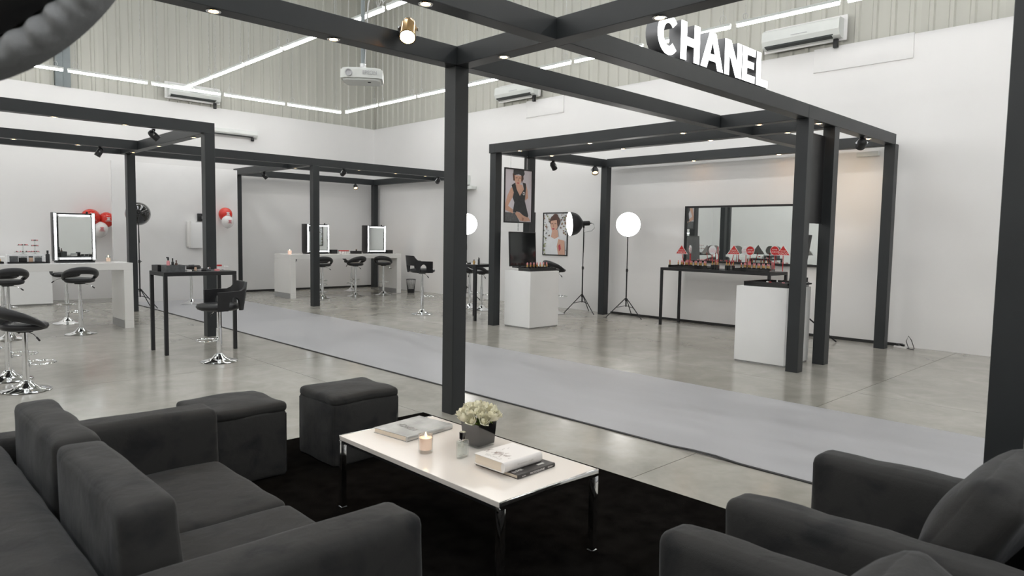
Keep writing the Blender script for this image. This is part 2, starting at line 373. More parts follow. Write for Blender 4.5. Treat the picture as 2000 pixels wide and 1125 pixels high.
# ------------------------------------------------------------------ carpet, rug
t = thing('walkway_carpet', 'long light grey carpet runner crossing the concrete floor diagonally', 'carpet', (5.45, 6, 0))
b = B(); b.box(-1.02, 1.06, -11.0, 10.27, .0, .007, .002, 1); b.done('pile', M['carpet'], t)
b = B(); pts = []
for i in range(121):
    y = -11.0 + 21.27*i/120
    x = -1.03; z = .006
    if abs(y+3.45) < .32: z = .006 + .018*math.cos((y+3.45)/.32*PI/2)**2; x -= .02*math.cos((y+3.45)/.32*PI/2)**2*math.sin(y*31)
    pts.append((x, y, z))
b.sweep(pts, (.013, .006)); b.done('edge_shadow_strip', M['blackmetal'], t)  # dark strip stands in for the shadow gap under the carpet edge
b = B(); b.box(-1.2, 3.6, -2.5, 4.79, 0, .012, .004); tag(b.done('black_rug', M['rug']), 'black pile rug lying under the sofas and the coffee table', 'rug')

# ------------------------------------------------------------------ pergola frames
ZT, ZB = 3.12, 2.965
def post(par, x0, y0, s=.145):
    b = B(); b.box(x0, x0+s, y0, y0+s, 0, ZB, .003, 1); return b.done('post', M['frame'], par)
def beamx(par, x0, x1, y0, s=.145):
    b = B(); b.box(x0, x1, y0, y0+s, ZB, ZT, .003, 1); return b.done('beam', M['frame'], par)
def beamy(par, y0, y1, x0, s=.145):
    b = B(); b.box(x0, x0+s, y0, y1, ZB, ZT, .003, 1); return b.done('beam', M['frame'], par)
pa = thing('pergola_frame', 'charcoal pergola frame over the lounge with thick square pillar behind the coffee table', 'frame')
post(pa, 3.755, 4.585); post(pa, 3.755, .58); beamx(pa, -4.0, 3.755, 4.57); beamx(pa, -4.0, 3.755, 3.45); beamy(pa, -3.5, 4.73, 3.755)
beamx(pa, 3.9, 8.05, 4.57); beamx(pa, 3.9, 8.05, 3.45); post(pa, -4.0, 4.57); post(pa, -4.0, 3.45); post(pa, 3.755, -3.5)
pb = thing('pergola_frame', 'charcoal pergola frame around the right display booth with two close posts by the white plinth', 'frame')
for x, y in ((8.05, 3.445), (8.84, 3.455), (10.9, 3.41), (11.05, 8.72), (8.1, 8.79), (8.93, 8.79)): post(pb, x, y)
beamy(pb, 3.6, 8.79, 8.07); beamy(pb, 3.6, 8.79, 8.9); beamy(pb, 3.6, 8.72, 11.04); beamx(pb, 8.07, 11.19, 8.79); beamx(pb, 8.05, 11.05, 3.45)
for a, c in ((8.215, 8.9), (9.045, 11.04)): beamx(pb, a, c, 4.57)
pc = thing('pergola_frame', 'charcoal pergola frame on the left above the high black table and the white counter', 'frame')
post(pc, 3.85, 10.38); post(pc, 3.93, 14.44); beamx(pc, -4.0, 3.995, 10.38); beamx(pc, -4.0, 3.85, 13.48); beamx(pc, -4.0, 4.08, 14.5)
beamy(pc, 10.525, 14.5, 3.85); post(pc, -4.0, 10.38); post(pc, -4.0, 14.5)
pd = thing('pergola_frame', 'charcoal pergola frame of the rear make-up booth in the far corner of the hall', 'frame')
for x, y in ((7.17, 13.4), (7.16, 17.3), (11.17, 17.3), (11.17, 13.4)): post(pd, x, y)
beamx(pd, 3.995, 11.3, 13.48); beamx(pd, 4.08, 11.17, 14.5); beamy(pd, 13.6, 17.3, 7.16); beamy(pd, 13.6, 17.3, 11.17); beamx(pd, 7.16, 11.3, 17.3)

# ------------------------------------------------------------------ tube lights
def make_tube(L=1.41):
    t = thing('tube_light', 'x', 'light')
    b = B(); b.box(-L/2-.01, L/2+.01, -.028, .028, .018, .055, .004, 1); b.done('housing', M['acw'], t)
    b = B(); b.cyl((-L/2, 0, 0), (L/2, 0, 0), .021, seg=8); b.done('tube', M['tube'], t)
    b = B()
    for x in (-L/2+.12, L/2-.12): b.cyl((x, 0, .055), (x, 0, ROOF-4.6), .0025, seg=4)
    b.done('hanging_wire', M['brushed'], t)
    for x, s in ((-L/2+.12, .05), (L/2-.12, .035)):
        b = B(); b.tube([(x+s*math.cos(a*PI/6), .01*math.sin(a), .06+s*1.3+s*1.3*math.sin(a*PI/6)) for a in range(12)], .004, True)
        b.done('cable_loop', M['cablew'], t)
    return t
tb = make_tube(); first = True
def rowlights(pts, rz, lab, grp):
    global first
    for p in pts:
        if first: o = tb; first = False
        else: o = copy_tree(tb)
        o.location = p; o.rotation_euler = (0, 0, rz); o['label'] = lab; o['group'] = grp
P = 1.505
rowlights([(2.59+.69-.75-P*k, 15.86, 4.6) for k in range(0, 6)]+[(4.02+P*k+.01, 15.86, 4.6) for k in range(4)], 0, 'suspended white tube light in the row running along the rear wall', 'tube lights along the rear wall')
rowlights([(9.33, 15.80-.78-1.52*k, 4.6) for k in range(14)], PI/2, 'suspended white tube light in the row nearest the right wall', 'tube lights along the right wall')
rowlights([(5.46, 15.80-.78-1.52*k, 4.6) for k in range(14)], PI/2, 'suspended white tube light in the middle row leading to the rear row', 'tube lights in the middle row')
rowlights([(1.56, 7.4-1.52*k, 4.6) for k in range(9)], PI/2, 'suspended white tube light in an added fill row out of view above the lounge', 'added fill tube lights above the lounge')  # row out of view, added to light the lounge
rowlights([(-2.3, 14.0-1.52*k, 4.6) for k in range(13)]+[(-5.6, 14.0-1.52*k, 4.6) for k in range(13)], PI/2, 'suspended white tube light in an added unseen fill row far left beyond the sofa', 'added fill tube lights on the far left')  # two more unseen rows, added as fill light

# ------------------------------------------------------------------ downlights under the beams
def make_down(glow):
    t = thing('downlight', 'x', 'light')
    b = B(); b.lathe([(.030, 0), (.045, 0), (.047, -.004), (.044, -.008), (.031, -.006), (.030, 0)], 20); b.done('ring', M['chrome'], t)
    b = B(); b.lathe([(0, -.010), (.018, -.008), (.029, -.002), (.029, 0)], 14); b.done('lamp', glow, t)
    return t
dn = make_down(M['halogen']); first_d = True
lit = [((1.79, 4.64), 'on the beam left of the clamped warm spotlight'), ((2.65, 4.64), 'on the pillar beam nearest the clamped spotlight'), ((3.83, 4.08), 'on the short beam right above the main pillar'),
       ((2.64, 3.52), 'on the beam crossing the top edge of the picture'), ((3.83, 2.63), 'on the beam just above the large lit letters'),
       ((8.14, 4.09), 'on the booth cross beam nearest the twin posts'), ((8.14, 5.16), 'second along the booth front beam'), ((8.97, 5.23), 'second along the inner booth beam'),
       ((8.97, 4.11), 'on the inner booth beam close to the twin posts'), ((8.5, 3.52), 'between the two close booth posts'), ((10.15, 3.52), 'beside the black clamp spot at the booth right end'),
       ((8.14, 8.25), 'above the hanging fashion poster'), ((8.97, 8.3), 'beside the far poster post'), ((8.14, 6.76), 'halfway along the booth front beam'),
       ((8.97, 6.77), 'halfway along the inner booth beam'), ((11.11, 6.8), 'on the booth beam close to the right wall, far one'), ((11.11, 5.22), 'on the booth beam close to the right wall, near one')]
for (x, y), w_ in lit:
    o = dn if first_d else copy_tree(dn); first_d = False
    o.location = (x, y, ZB); o['label'] = 'small glowing recessed downlight '+w_
dm = make_down(M['dim']); dml = [((2.02, 10.45), 'on the left front beam, outer one'), ((2.83, 10.45), 'on the left front beam, inner one'), ((2.95, 13.55), 'on the left second beam, inner one'),
       ((2.06, 13.55), 'on the left second beam, outer one'), ((3.92, 11.0), 'on the left side beam beside its post'), ((3.92, 12.6), 'halfway along the left side beam'), ((3.92, 14.0), 'at the far end of the left side beam'),
       ((7.23, 14.3), 'above the rear booth left side'), ((8.36, 13.55), 'on the rear booth beam beside its middle post'), ((9.34, 13.55), 'halfway along the rear booth beam'), ((10.19, 13.55), 'on the rear booth beam behind the main pillar')]
for i, ((x, y), w_) in enumerate(dml):
    o = dm if i == 0 else copy_tree(dm); o.location = (x, y, ZB); o['label'] = 'small dim recessed downlight '+w_

# ------------------------------------------------------------------ clamp spotlights
def spot(loc, aim, label, lit=None, r=.05, L=.15, body=None, up=False):
    """loc: clamp point under beam; aim: vector"""
    t = thing('clamp_spotlight', label, 'light', loc); aim = Vector(aim).normalized()
    s = .0 if up else 1
    c = Vector((0, 0, -.085)) if not up else Vector((0, -.10, .02))
    b = B(); b.box(-.02, .02, -.02, .02, -.03, 0, .003) if not up else b.box(-.03, .03, -.03, 0, -.02, .05, .003); b.done('clamp', M['blackmetal'], t)
    sd = aim.cross(Vector((0, 0, 1))); sd = sd.normalized() if sd.length > .05 else Vector((1, 0, 0))
    b = B(); st = Vector((0, 0, -.02)) if not up else Vector((0, -.02, .03))
    b.sweep([st, st*.5+(c+sd*(r+.012))*.5+Vector((0, 0, .01)), c+sd*(r+.012), c+sd*(r+.012)+aim*.01], [[(.004, .012), (-.004, .012), (-.004, -.012), (.004, -.012)]]*4)
    b.sweep([st, st*.5+(c-sd*(r+.012))*.5+Vector((0, 0, .01)), c-sd*(r+.012), c-sd*(r+.012)+aim*.01], [[(.004, .012), (-.004, .012), (-.004, -.012), (.004, -.012)]]*4)
    b.done('yoke', M['brushed'], t)
    b = B(); b.lathe([(0, -.5*L), (r*.45, -.49*L), (r*.8, -.38*L), (r, -.15*L), (r, .5*L), (r*1.08, .5*L), (r*1.08, .54*L), (r*.93, .54*L), (r*.93, .1*L), (r*.5, -.2*L), (0, -.25*L)], 20, c, aim)
    hs = b.done('housing', body or M['blackmetal'], t)
    if lit:
        ld = bpy.data.lights.new('spot_lamp', 'SPOT'); ld.energy = 20; ld.color = (1, .70, .42); ld.spot_size = 1.3; ld.spot_blend = .8; ld.shadow_soft_size = .04
        lo = bpy.data.objects.new('spot_lamp', ld); COL.objects.link(lo); lo.parent = t; lo.location = c+aim*(L*.6); lo.rotation_euler = aim.to_track_quat('-Z', 'Y').to_euler()
    b = B(); b.lathe([(0, .18*L), (r*.6, .2*L), (r*.9, .34*L), (r*.9, .36*L), (0, .36*L)], 16, c, aim); b.done('lens', lit or M['silver'], hs)
    return t
sp = spot((3.19, 4.57, 3.10), (-.42, -.50, -.78), 'chrome clamp spotlight glowing bright amber on the beam beside the main pillar', M['halohot'], r=.060, L=.20, body=M['brass'], up=True)
spot((3.22, 10.56, ZB), (.8, -.2, -.75), 'black clamp spotlight hanging under the left front beam')
spot((3.28, 13.6, ZB), (-.5, .1, -.9), 'black clamp spotlight under the second left beam above the balloons')
spot((7.23, 15.85, ZB), (.9, .1, -.8), 'small spotlight with copper glow on the rear booth left side beam', M['dim'])
spot((8.02, 13.62, ZB), (.1, .9, -.3), 'black clamp spotlight under the rear booth beam beside its middle post')
spot((10.5, 17.2, ZB), (-.3, -.8, -.9), 'spotlight with yellow lens near the rear booth corner post', M['dim'], r=.055)
spot((10.62, 13.6, ZB), (.4, .9, -.3), 'black clamp spotlight on the rear booth beam hidden partly by the main pillar')
spot((9.62, 8.86, ZB), (.75, .1, -.8), 'black clamp spotlight above the wall portrait in the right booth')
spot((10.75, 8.78, ZB), (-.4, -.45, -.8), 'black clamp spotlight with lit amber lens beside the far booth post', M['dim'], r=.06)
spot((9.95, 3.53, ZB), (.75, .5, -.35), 'black clamp spotlight under the letter beam at the booth right end', M['dim'], r=.06)
spot((9.0, 3.9, ZB), (.2, .6, -.8), 'black clamp spotlight seen between the two close booth posts')
# ------------------------------------------------------------------ lit letters
def arcpts(cx, cy, rx, ry, a0, a1, n): return [(cx+rx*math.cos(math.radians(a0+(a1-a0)*i/n)), cy+ry*math.sin(math.radians(a0+(a1-a0)*i/n))) for i in range(n+1)]
s_ = .3
LET = {
 'C': [arcpts(.5, .5, .5, .52, 42, 318, 24)+arcpts(.5, .5, .24, .29, 318, 42, 24)],
 'H': [[(0, 0), (.3, 0), (.3, .4), (.7, .4), (.7, 0), (1, 0), (1, 1), (.7, 1), (.7, .62), (.3, .62), (.3, 1), (0, 1)]],
 'A': [[(0, 0), (.26, 0), (.34, .22), (.66, .22), (.74, 0), (1, 0), (.64, 1), (.5, 1), (.5, .78), (.60, .41), (.40, .41), (.5, .78), (.5, 1), (.36, 1)]],
 'N': [[(0, 0), (.27, 0), (.27, .60), (.66, 0), (1, 0), (1, 1), (.73, 1), (.73, .42), (.34, 1), (0, 1)]],
 'E': [[(0, 0), (1, 0), (1, .21), (.36, .21), (.36, .41), (.9, .41), (.9, .61), (.36, .61), (.36, .79), (1, .79), (1, 1), (0, 1)]],
 'L': [[(0, 0), (1, 0), (1, .21), (.36, .21), (.36, 1), (0, 1)]]}
sg = thing('illuminated_sign', 'large white lit letters reading CHANEL on top of the long beam', 'sign', (5.0, 3.45, ZT))
for ch, x0, x1 in (('C', 5.0, 5.33), ('H', 5.355, 5.665), ('A', 5.69, 6.09), ('N', 6.115, 6.44), ('E', 6.46, 6.72), ('L', 6.75, 7.0)):
    if ch == 'A':   # built of two halves so the counter stays open
        polys = [[(0, 0), (.26, 0), (.34, .22), (.5, .22), (.5, .41), (.40, .41), (.5, .76), (.5, 1), (.36, 1)], [(1, 0), (.64, 1), (.5, 1), (.5, .76), (.60, .41), (.5, .41), (.5, .22), (.66, .22), (.74, 0)]]
    else: polys = LET[ch]
    H = .33
    b = B()
    for pl in polys: b.prism([(x0-5.0+p[0]*(x1-x0), p[1]*H) for p in pl], (0, 0, .01), (1, 0, 0), (0, 0, 1), .12, 0)
    o = b.done('letter', M['letterside'], sg, smooth=30)
    b = B()
    for pl in polys: b.prism([(x0-5.0+p[0]*(x1-x0), p[1]*H) for p in pl], (0, -.003, .01), (1, 0, 0), (0, 0, 1), .002, 0)
    b.done('lit_face', M['letter'], o, smooth=30)
# ------------------------------------------------------------------ air conditioners
def ac(label, loc, rz, L=1.2, kz=1):
    """mounts on a wall plane; local +x along the wall, -y into the room"""
    t = thing('air_conditioner', label, 'air conditioner', loc, rz)
    pr = [(0, 0), (0, .30), (-.17, .30), (-.205, .27), (-.215, .12), (-.17, .03), (-.10, 0)]
    b = B(); b.prism(pr, (L/2, 0, 0), (0, 1, 0), (0, 0, 1), L); b.done('body', M['acw'], t, smooth=30)
    b = B(); b.box(-L/2+.05, L/2-.12, -.19, -.10, .012, .022, 0, rot=Matrix.Rotation(-.25, 3, 'X')); b.box(-L/2+.04, L/2-.10, -.185, -.155, .035, .05); b.done('louvre', M['darkgap'], t)
    b = B(); b.box(-.13, .13, -.222, -.212, .15, .158); b.done('badge', M['greytext'], t)
    b = B(); b.box(L/2-.13, L/2-.06, -.09, -.03, -.14, 0, .01); b.done('pipe_sleeve', M['blackp'], t)
    b = B(); b.box(-L/2-.04, L/2+.05, -.02, .0, -.03, .36, .004); b.done('back_plate', M['trimw'], t)
    if kz != 1: t.scale = (1, .8, kz)
    return t
ac('white wall air conditioner high on the right wall behind the lit letters', (XW-.0, 5.02, 4.72), -PI/2, 1.25)
ac('white wall air conditioner high on the right wall behind the main pillar beams', (XW-.0, 11.6, 4.72), -PI/2, 1.25)
ac('white air conditioner hanging under the rear row of tube lights', (6.28, YW, 4.70), 0, 1.2)
ac('long slim white air conditioner on the plaster of the rear wall', (7.22, YW, 3.95), 0, 1.2, .55)
t = thing('wall_bracket', 'small white projector bracket on the right wall beside the main pillar', 'bracket', (XW, 13.4, 2.72))
b = B(); b.box(-.34, 0, -.10, .10, .10, .34, .01); b.done('body', M['acw'], t)
b = B(); b.box(-.16, 0, -.34, .34, -.02, .06, .005); b.done('shelf', M['acw'], t)
t = thing('wall_bracket', 'grey box bracket on the right wall under the booth corner beam', 'bracket', (XW, 3.93, 2.86))
b = B(); b.box(-.08, 0, -.16, .16, 0, .07, .008); b.done('body', M['acw'], t)

# ------------------------------------------------------------------ ceiling projector
t = thing('projector', 'white projector hanging from a grey ceiling pole under the roof', 'projector', (3.87, 6.2, 3.06), math.radians(-38))
prf = [(-.205, -.13), (-.20, .11), (-.17, .15), (.17, .15), (.20, .11), (.205, -.13), (.16, -.165), (0, -.18), (-.16, -.165)]
b = B(); b.prism(prf, (0, 0, .115), (1, 0, 0), (0, 1, 0), .085); b.prism([(x*.88, y*.88) for x, y in prf], (0, 0, .03), (1, 0, 0), (0, 1, 0), .02); b.prism([(x*.92, y*.92) for x, y in prf], (0, 0, .13), (1, 0, 0), (0, 1, 0), .015)
bd = b.done('body', M['acw'], t, smooth=35)
text('EPSON', .052, M['greytext'], bd, (.085, -.178, .078), basis((1, .09, 0), (0, 0, 1)), .001, sx=.9)
b = B(); b.lathe([(0, 0), (.035, 0), (.035, .02), (.028, .02), (.02, .012), (0, .012)], 16, (-.12, -.165, .075), (0, -1, 0)); b.done('lens', M['greytext'], bd)
b = B(); b.box(.055, .085, -.06, -.045, .004, .011); b.done('sensor', M['blackp'], bd)
b = B(); b.box(-.11, .11, -.008, .008, .13, .142); b.box(-.008, .008, -.1, .1, .13, .142)
for x, y in ((-.1, .0), (.1, 0), (0, .1), (0, -.1)): b.cyl((x, y, .10), (x, y, .155), .008, seg=6)
b.cyl((0, 0, .14), (0, 0, .20), .03, seg=12); b.done('mount', M['brushed'], t)
b = B(); b.cyl((0, 0, .18), (0, 0, ROOF-3.06), .020, seg=12); b.done('pole', M['colm'], t)
b = B(); b.tube([(.02, .0, .2), (.05, .02, .8), (.16, .05, 1.15), (.24, .05, 1.05), (.26, .03, .9), (.2, .02, .82), (.12, 0, .95), (.09, 0, 1.5), (.06, 0, 3.0)], .008); b.done('cable', M['cablew'], t)

# ------------------------------------------------------------------ lounge furniture
VV = M['velvet']
def softkid(name, par, *a, **k):
    b = B(); b.soft(*a, **k); return b.done(name, VV, par, smooth=80)
so = thing('sofa', 'charcoal velvet two-seat sofa on the left with two loose back cushions', 'sofa', (.9, 2.85, .0))
softkid('arm', so, -.82, .51, .80, 1.01, .03, .62, r=.045, n=10, puff=(.006, .006, .008), wob=.003, seed=1)
softkid('arm', so, -.82, .48, -1.04, -.83, .03, .62, r=.045, n=10, puff=(.006, .006, .010), wob=.003, seed=2)
softkid('backrest', so, -.86, -.42, -.83, .80, .035, .64, r=.06, n=12, puff=(.01, .01, .015), wob=.004, seed=3)
b = B(); b.soft(-.42, .42, -.83, .80, .03, .19, r=.02, n=6); b.done('base', VV, so, smooth=80)
softkid('seat_cushion', so, -.40, .50, .0, .80, .19, .355, r=.04, n=10, puff=(.012, .006, .016), wob=.003, seed=5)
softkid('seat_cushion', so, -.40, .50, -.83, -.005, .19, .355, r=.04, n=10, puff=(.012, .006, .016), wob=.003, seed=6)
for k, (ya, yb_) in enumerate(((.03, .83), (-.80, .0))):
    b = B(); b.soft(-.365, -.205, ya, yb_, .345, .785, r=.032, n=12, puff=(.016, .008, .010), wob=.004, seed=8+k)
    for v in b.bm.verts: v.co.x += -(v.co.z-.36)*.04
    b.done('back_cushion', VV, so, smooth=80)
b = B()
for x in (-.78, .42):
    for y in (-.98, .95): b.cyl((x, y, .012), (x, y, .03), .025, seg=10)
b.done('foot', M['blackp'], so)

def armchair(label, x, seed):
    t = thing('armchair', label, 'armchair', (x, .79, 0))
    softkid('arm', t, .30, .465, -.60, .43, .03, .62, r=.045, n=10, puff=(.006, .006, .010), wob=.004, seed=seed)
    softkid('arm', t, -.465, -.30, -.60, .43, .03, .62, r=.045, n=10, puff=(.006, .006, .010), wob=.004, seed=seed+1)
    softkid('backrest', t, -.30, .30, -.66, -.45, .03, .70, r=.05, n=10, puff=(.01, .01, .012), wob=.004, seed=seed+2)
    softkid('seat_cushion', t, -.30, .30, -.45, .42, .18, .36, r=.045, n=10, puff=(.01, .01, .016), wob=.004, seed=seed+3)
    b = B(); b.soft(-.30, .30, -.45, .40, .03, .18, r=.02, n=4); b.done('base', VV, t, smooth=80)
    # loose back cushion leaning on the backrest
    b = B(); b.soft(-.285, .285, -.075, .075, -.255, .185, r=.05, n=16, puff=(.012, .05, .022), wob=.007, seed=seed+5)
    Rm = Matrix.Rotation(math.radians(29), 3, 'X')
    for v in b.bm.verts: v.co = Rm @ v.co + Vector((0, -.285, .65))
    b.done('back_cushion', VV, t, smooth=80)
    b = B()
    for xx in (-.42, .42):
        for y in (-.58, .38): b.cyl((xx, y, .012), (xx, y, .035), .022, seg=10)
    b.done('foot', M['blackp'], t)
    return t
armchair('charcoal velvet armchair nearer the right-hand black post with plump back cushion', 2.73, 21)
armchair('charcoal velvet armchair cut by the bottom edge of the picture', 1.545, 31)

def ottoman(label, x0, x1, y0, y1, h, seed):
    t = thing('ottoman', label, 'ottoman', ((x0+x1)/2, (y0+y1)/2, .012)); a, c = (x1-x0)/2, (y1-y0)/2
    softkid('body', t, -a, a, -c, c, .0, h-.05, r=.02, n=8, puff=(.006, .006, 0), wob=.004, seed=seed)
    b = B(); b.soft(-a-.003, a+.003, -c-.003, c+.003, h-.065, h, r=.028, n=10, puff=(0, 0, .012), wob=.004, seed=seed+1)
    b.done('seat_pad', VV, t, smooth=80)
    b = B()
    for sx, sy in ((-1, -1), (1, -1), (1, 1), (-1, 1)): b.tube([(sx*(a-.004), sy*(c-.004), z) for z in (.02, .2, .4)], .003)
    b.done('seam', VV, t)
    return t
ottoman('cube ottoman in black velvet standing alone behind the coffee table', 2.275, 2.79, 4.0, 4.47, .47, 41)
ottoman('cube ottoman in black velvet pushed against the sofa arm', 1.49, 2.0, 4.09, 4.57, .47, 45)

# coffee table
TZ = .42
t = thing('coffee_table', 'low white coffee table with chrome frame and legs on the black rug', 'table', (2.303, 2.745, 0)); hx, hy = .328, .655
b = B(); b.box(-hx, hx, -hy, hy, TZ-.026, TZ, .002, 1); b.done('tabletop', M['tabletop'], t)
b = B(); b.box(-hx, hx, -hy-.012, -hy, TZ-.034, TZ+.001, .002); b.done('end_rail', M['chrome'], t)
b = B(); b.box(-hx, hx, hy, hy+.012, TZ-.034, TZ+.001, .002); b.done('end_rail', M['chrome'], t)
b = B(); b.box(-hx+.02, -hx+.035, -hy, hy, TZ-.05, TZ-.027); b.done('side_rail', M['blackmetal'], t)
b = B(); b.box(hx-.035, hx-.02, -hy, hy, TZ-.05, TZ-.027); b.done('side_rail', M['blackmetal'], t)
for sx in (-1, 1):
    for sy in (-1, 1):
        x, y = sx*(hx-.014), sy*(hy-.006)
        b = B(); b.box(x-.016, x+.016, y-.016, y+.016, .012, TZ-.027, .002); l = b.done('leg', M['chrome'], t)
        b = B(); b.cyl((x+sx*.0131, y, TZ-.045), (x+sx*.016, y, TZ-.045), .005, seg=10); b.done('screw', M['chrome'], l)
        b = B(); b.box(x-.018, x+.018, y-.018, y+.018, .008, .014); b.done('glide', M['brushed'], l)

def book(name, label, cx, cy, z, w_, d_, h, rz, cover, cat='book', group=None):
    """spine on local -y side"""
    t = thing(name, label, cat, (cx, cy, z), rz, group)
    b = B(); b.box(-w_/2+.004, w_/2-.004, -d_/2+.004, d_/2-.005, .0025, h-.0025); b.done('pages', M['paper'], t)
    b = B(); b.box(-w_/2, w_/2, -d_/2, d_/2, 0, .0025); b.box(-w_/2, w_/2, -d_/2, d_/2, h-.0025, h)
    b.sweep([(-w_/2, -d_/2, h/2), (w_/2, -d_/2, h/2)], [(h*.25, h/2)]*2); cv = b.done('cover', cover, t)
    return t, cv
k, cv = book('book', 'large silver coffee-table book lying near the far end of the white table', 2.345, 3.215, TZ, .355, .275, .030, math.radians(7), M['silverbook'])
text('KERCH', .065, M['ink'], cv, (-.04, .0, .0305), Matrix.Rotation(math.radians(90-8), 3, 'Z'), .0002, sx=.8)
text('FASHION', .016, M['ink'], cv, (.07, -.1375-.0075, .014), basis((1, 0, 0), (0, 0, 1)), .0002)
k, cv = book('book', 'dark paperback with white spine lettering under the white book', 2.357, 2.385, TZ, .265, .285, .020, math.radians(2.5), M['darkbook'])
text('PHOTOGRAPHIE', .014, M['whiteink'], cv, (.0, -.1425-.0052, .010), basis((1, 0, 0), (0, 0, 1)), .0002)
text('Le Livre', .008, M['whiteink'], cv, (-.095, -.1425-.0052, .010), basis((1, 0, 0), (0, 0, 1)), .0002)
text('EDITION', .009, M['whiteink'], cv, (.095, -.1425-.0052, .010), basis((1, 0, 0), (0, 0, 1)), .0002)
text('LUXE', .028, M['whiteink'], cv, (-.09, -.10, .0205), Matrix.Rotation(math.radians(0), 3, 'Z'), .0002)
b = B(); b.box(.045, .09, -.115, -.10, .0202, .0206); b.done('cover_print', M['inklight'], k)
k, cv = book('book', 'thick white hardback with a brown sketch on its cover, on the dark paperback', 2.325, 2.405, TZ+.020, .262, .20, .050, math.radians(1), M['whitebook'])
text('CHANEL', .030, M['inklight'], cv, (-.098, .0, .0505), Matrix.Rotation(math.radians(90), 3, 'Z'), .0002)
text('the vocabulary of style', .012, M['inklight'], cv, (.01, -.10-.013, .028), basis((1, 0, 0), (0, 0, 1)), .0002)
b = B(); rn = random.Random(5)
for i in range(26):
    x, y = -.045+rn.gauss(0, .014), .02+rn.gauss(0, .03); a = rn.uniform(-.9, .5); l = rn.uniform(.006, .02)
    b.prism([(-l, -.0018), (l, -.0008), (l, .0008), (-l, .0022)], (x, y, .0503), (math.cos(a), math.sin(a), 0), (-math.sin(a), math.cos(a), 0), 0)
for x, y, l in ((.05, .045, .012), (.02, .05, .015)): b.prism([(-l, -.001), (l, 0), (l, .001), (-l, .001)], (x, y, .0503), (.9, .3, 0), (-.3, .9, 0), 0)
b.done('cover_sketch', M['brownink'], k, smooth=None)

t = thing('candle', 'lit pale pink candle in a glass tumbler on the coffee table', 'candle', (2.155, 2.845, TZ))
b = B(); b.lathe([(0, 0), (.036, 0), (.037, .004), (.0385, .098), (.036, .098), (.0345, .018), (0, .014)], 28); b.done('glass', M['glass'], t)
b = B(); b.lathe([(0, .016), (.0335, .018), (.0345, .080), (.030, .076), (0, .075)], 24); b.done('wax', M['wax'], t)
b = B(); b.lathe([(0, .082), (.004, .086), (.005, .092), (.002, .102), (0, .108)], 10); b.done('flame', M['flame'], t)
t = thing('perfume_bottle', 'clear square glass perfume bottle with black cap beside the vase', 'bottle', (2.245, 2.655, TZ), math.radians(12))
b = B(); b.soft(-.034, .034, -.018, .018, 0, .092, r=.008, n=3); b.soft(-.028, .028, -.012, .012, .012, .082, r=.006, n=3); b.done('glass', M['glass'], t, smooth=80)
b = B(); b.cyl((0, 0, .092), (0, 0, .100), .014, seg=16); b.done('collar', M['chrome'], t)
b = B(); b.cyl((0, 0, .099), (0, 0, .132), .0175, seg=20); cp = b.done('cap', M['blackgloss'], t)
b = B(); b.cyl((0, 0, .132), (0, 0, .1335), .0165, seg=20); b.done('cap_disc', M['chrome'], cp)
t = thing('vase', 'square black glass vase holding the white roses', 'vase', (2.452, 2.765, TZ), math.radians(3)); s = .068
b = B(); b.prism([(-s*.88, -s*.88), (s*.88, -s*.88), (s*.88, s*.88), (-s*.88, s*.88)], (0, 0, .012), (1, 0, 0), (0, 1, 0), .012); b.done('foot', M['glass'], t, smooth=None)
b = B()
v0 = [b.bm.verts.new((sx*s*.88, sy*s*.88, .012)) for sx, sy in ((-1, -1), (1, -1), (1, 1), (-1, 1))]
v1 = [b.bm.verts.new((sx*s, sy*s, .130)) for sx, sy in ((-1, -1), (1, -1), (1, 1), (-1, 1))]
v2 = [b.bm.verts.new((sx*s*.93, sy*s*.93, .130)) for sx, sy in ((-1, -1), (1, -1), (1, 1), (-1, 1))]
v3 = [b.bm.verts.new((sx*s*.83, sy*s*.83, .018)) for sx, sy in ((-1, -1), (1, -1), (1, 1), (-1, 1))]
b.bm.faces.new(v0[::-1]); b.bm.faces.new(v3)
for A, Q in ((v0, v1), (v1, v2), (v2, v3)):
    for i in range(4): b.bm.faces.new((A[i], A[(i+1) % 4], Q[(i+1) % 4], Q[i]))
b.done('wall', M['blackgloss'], t, smooth=None)
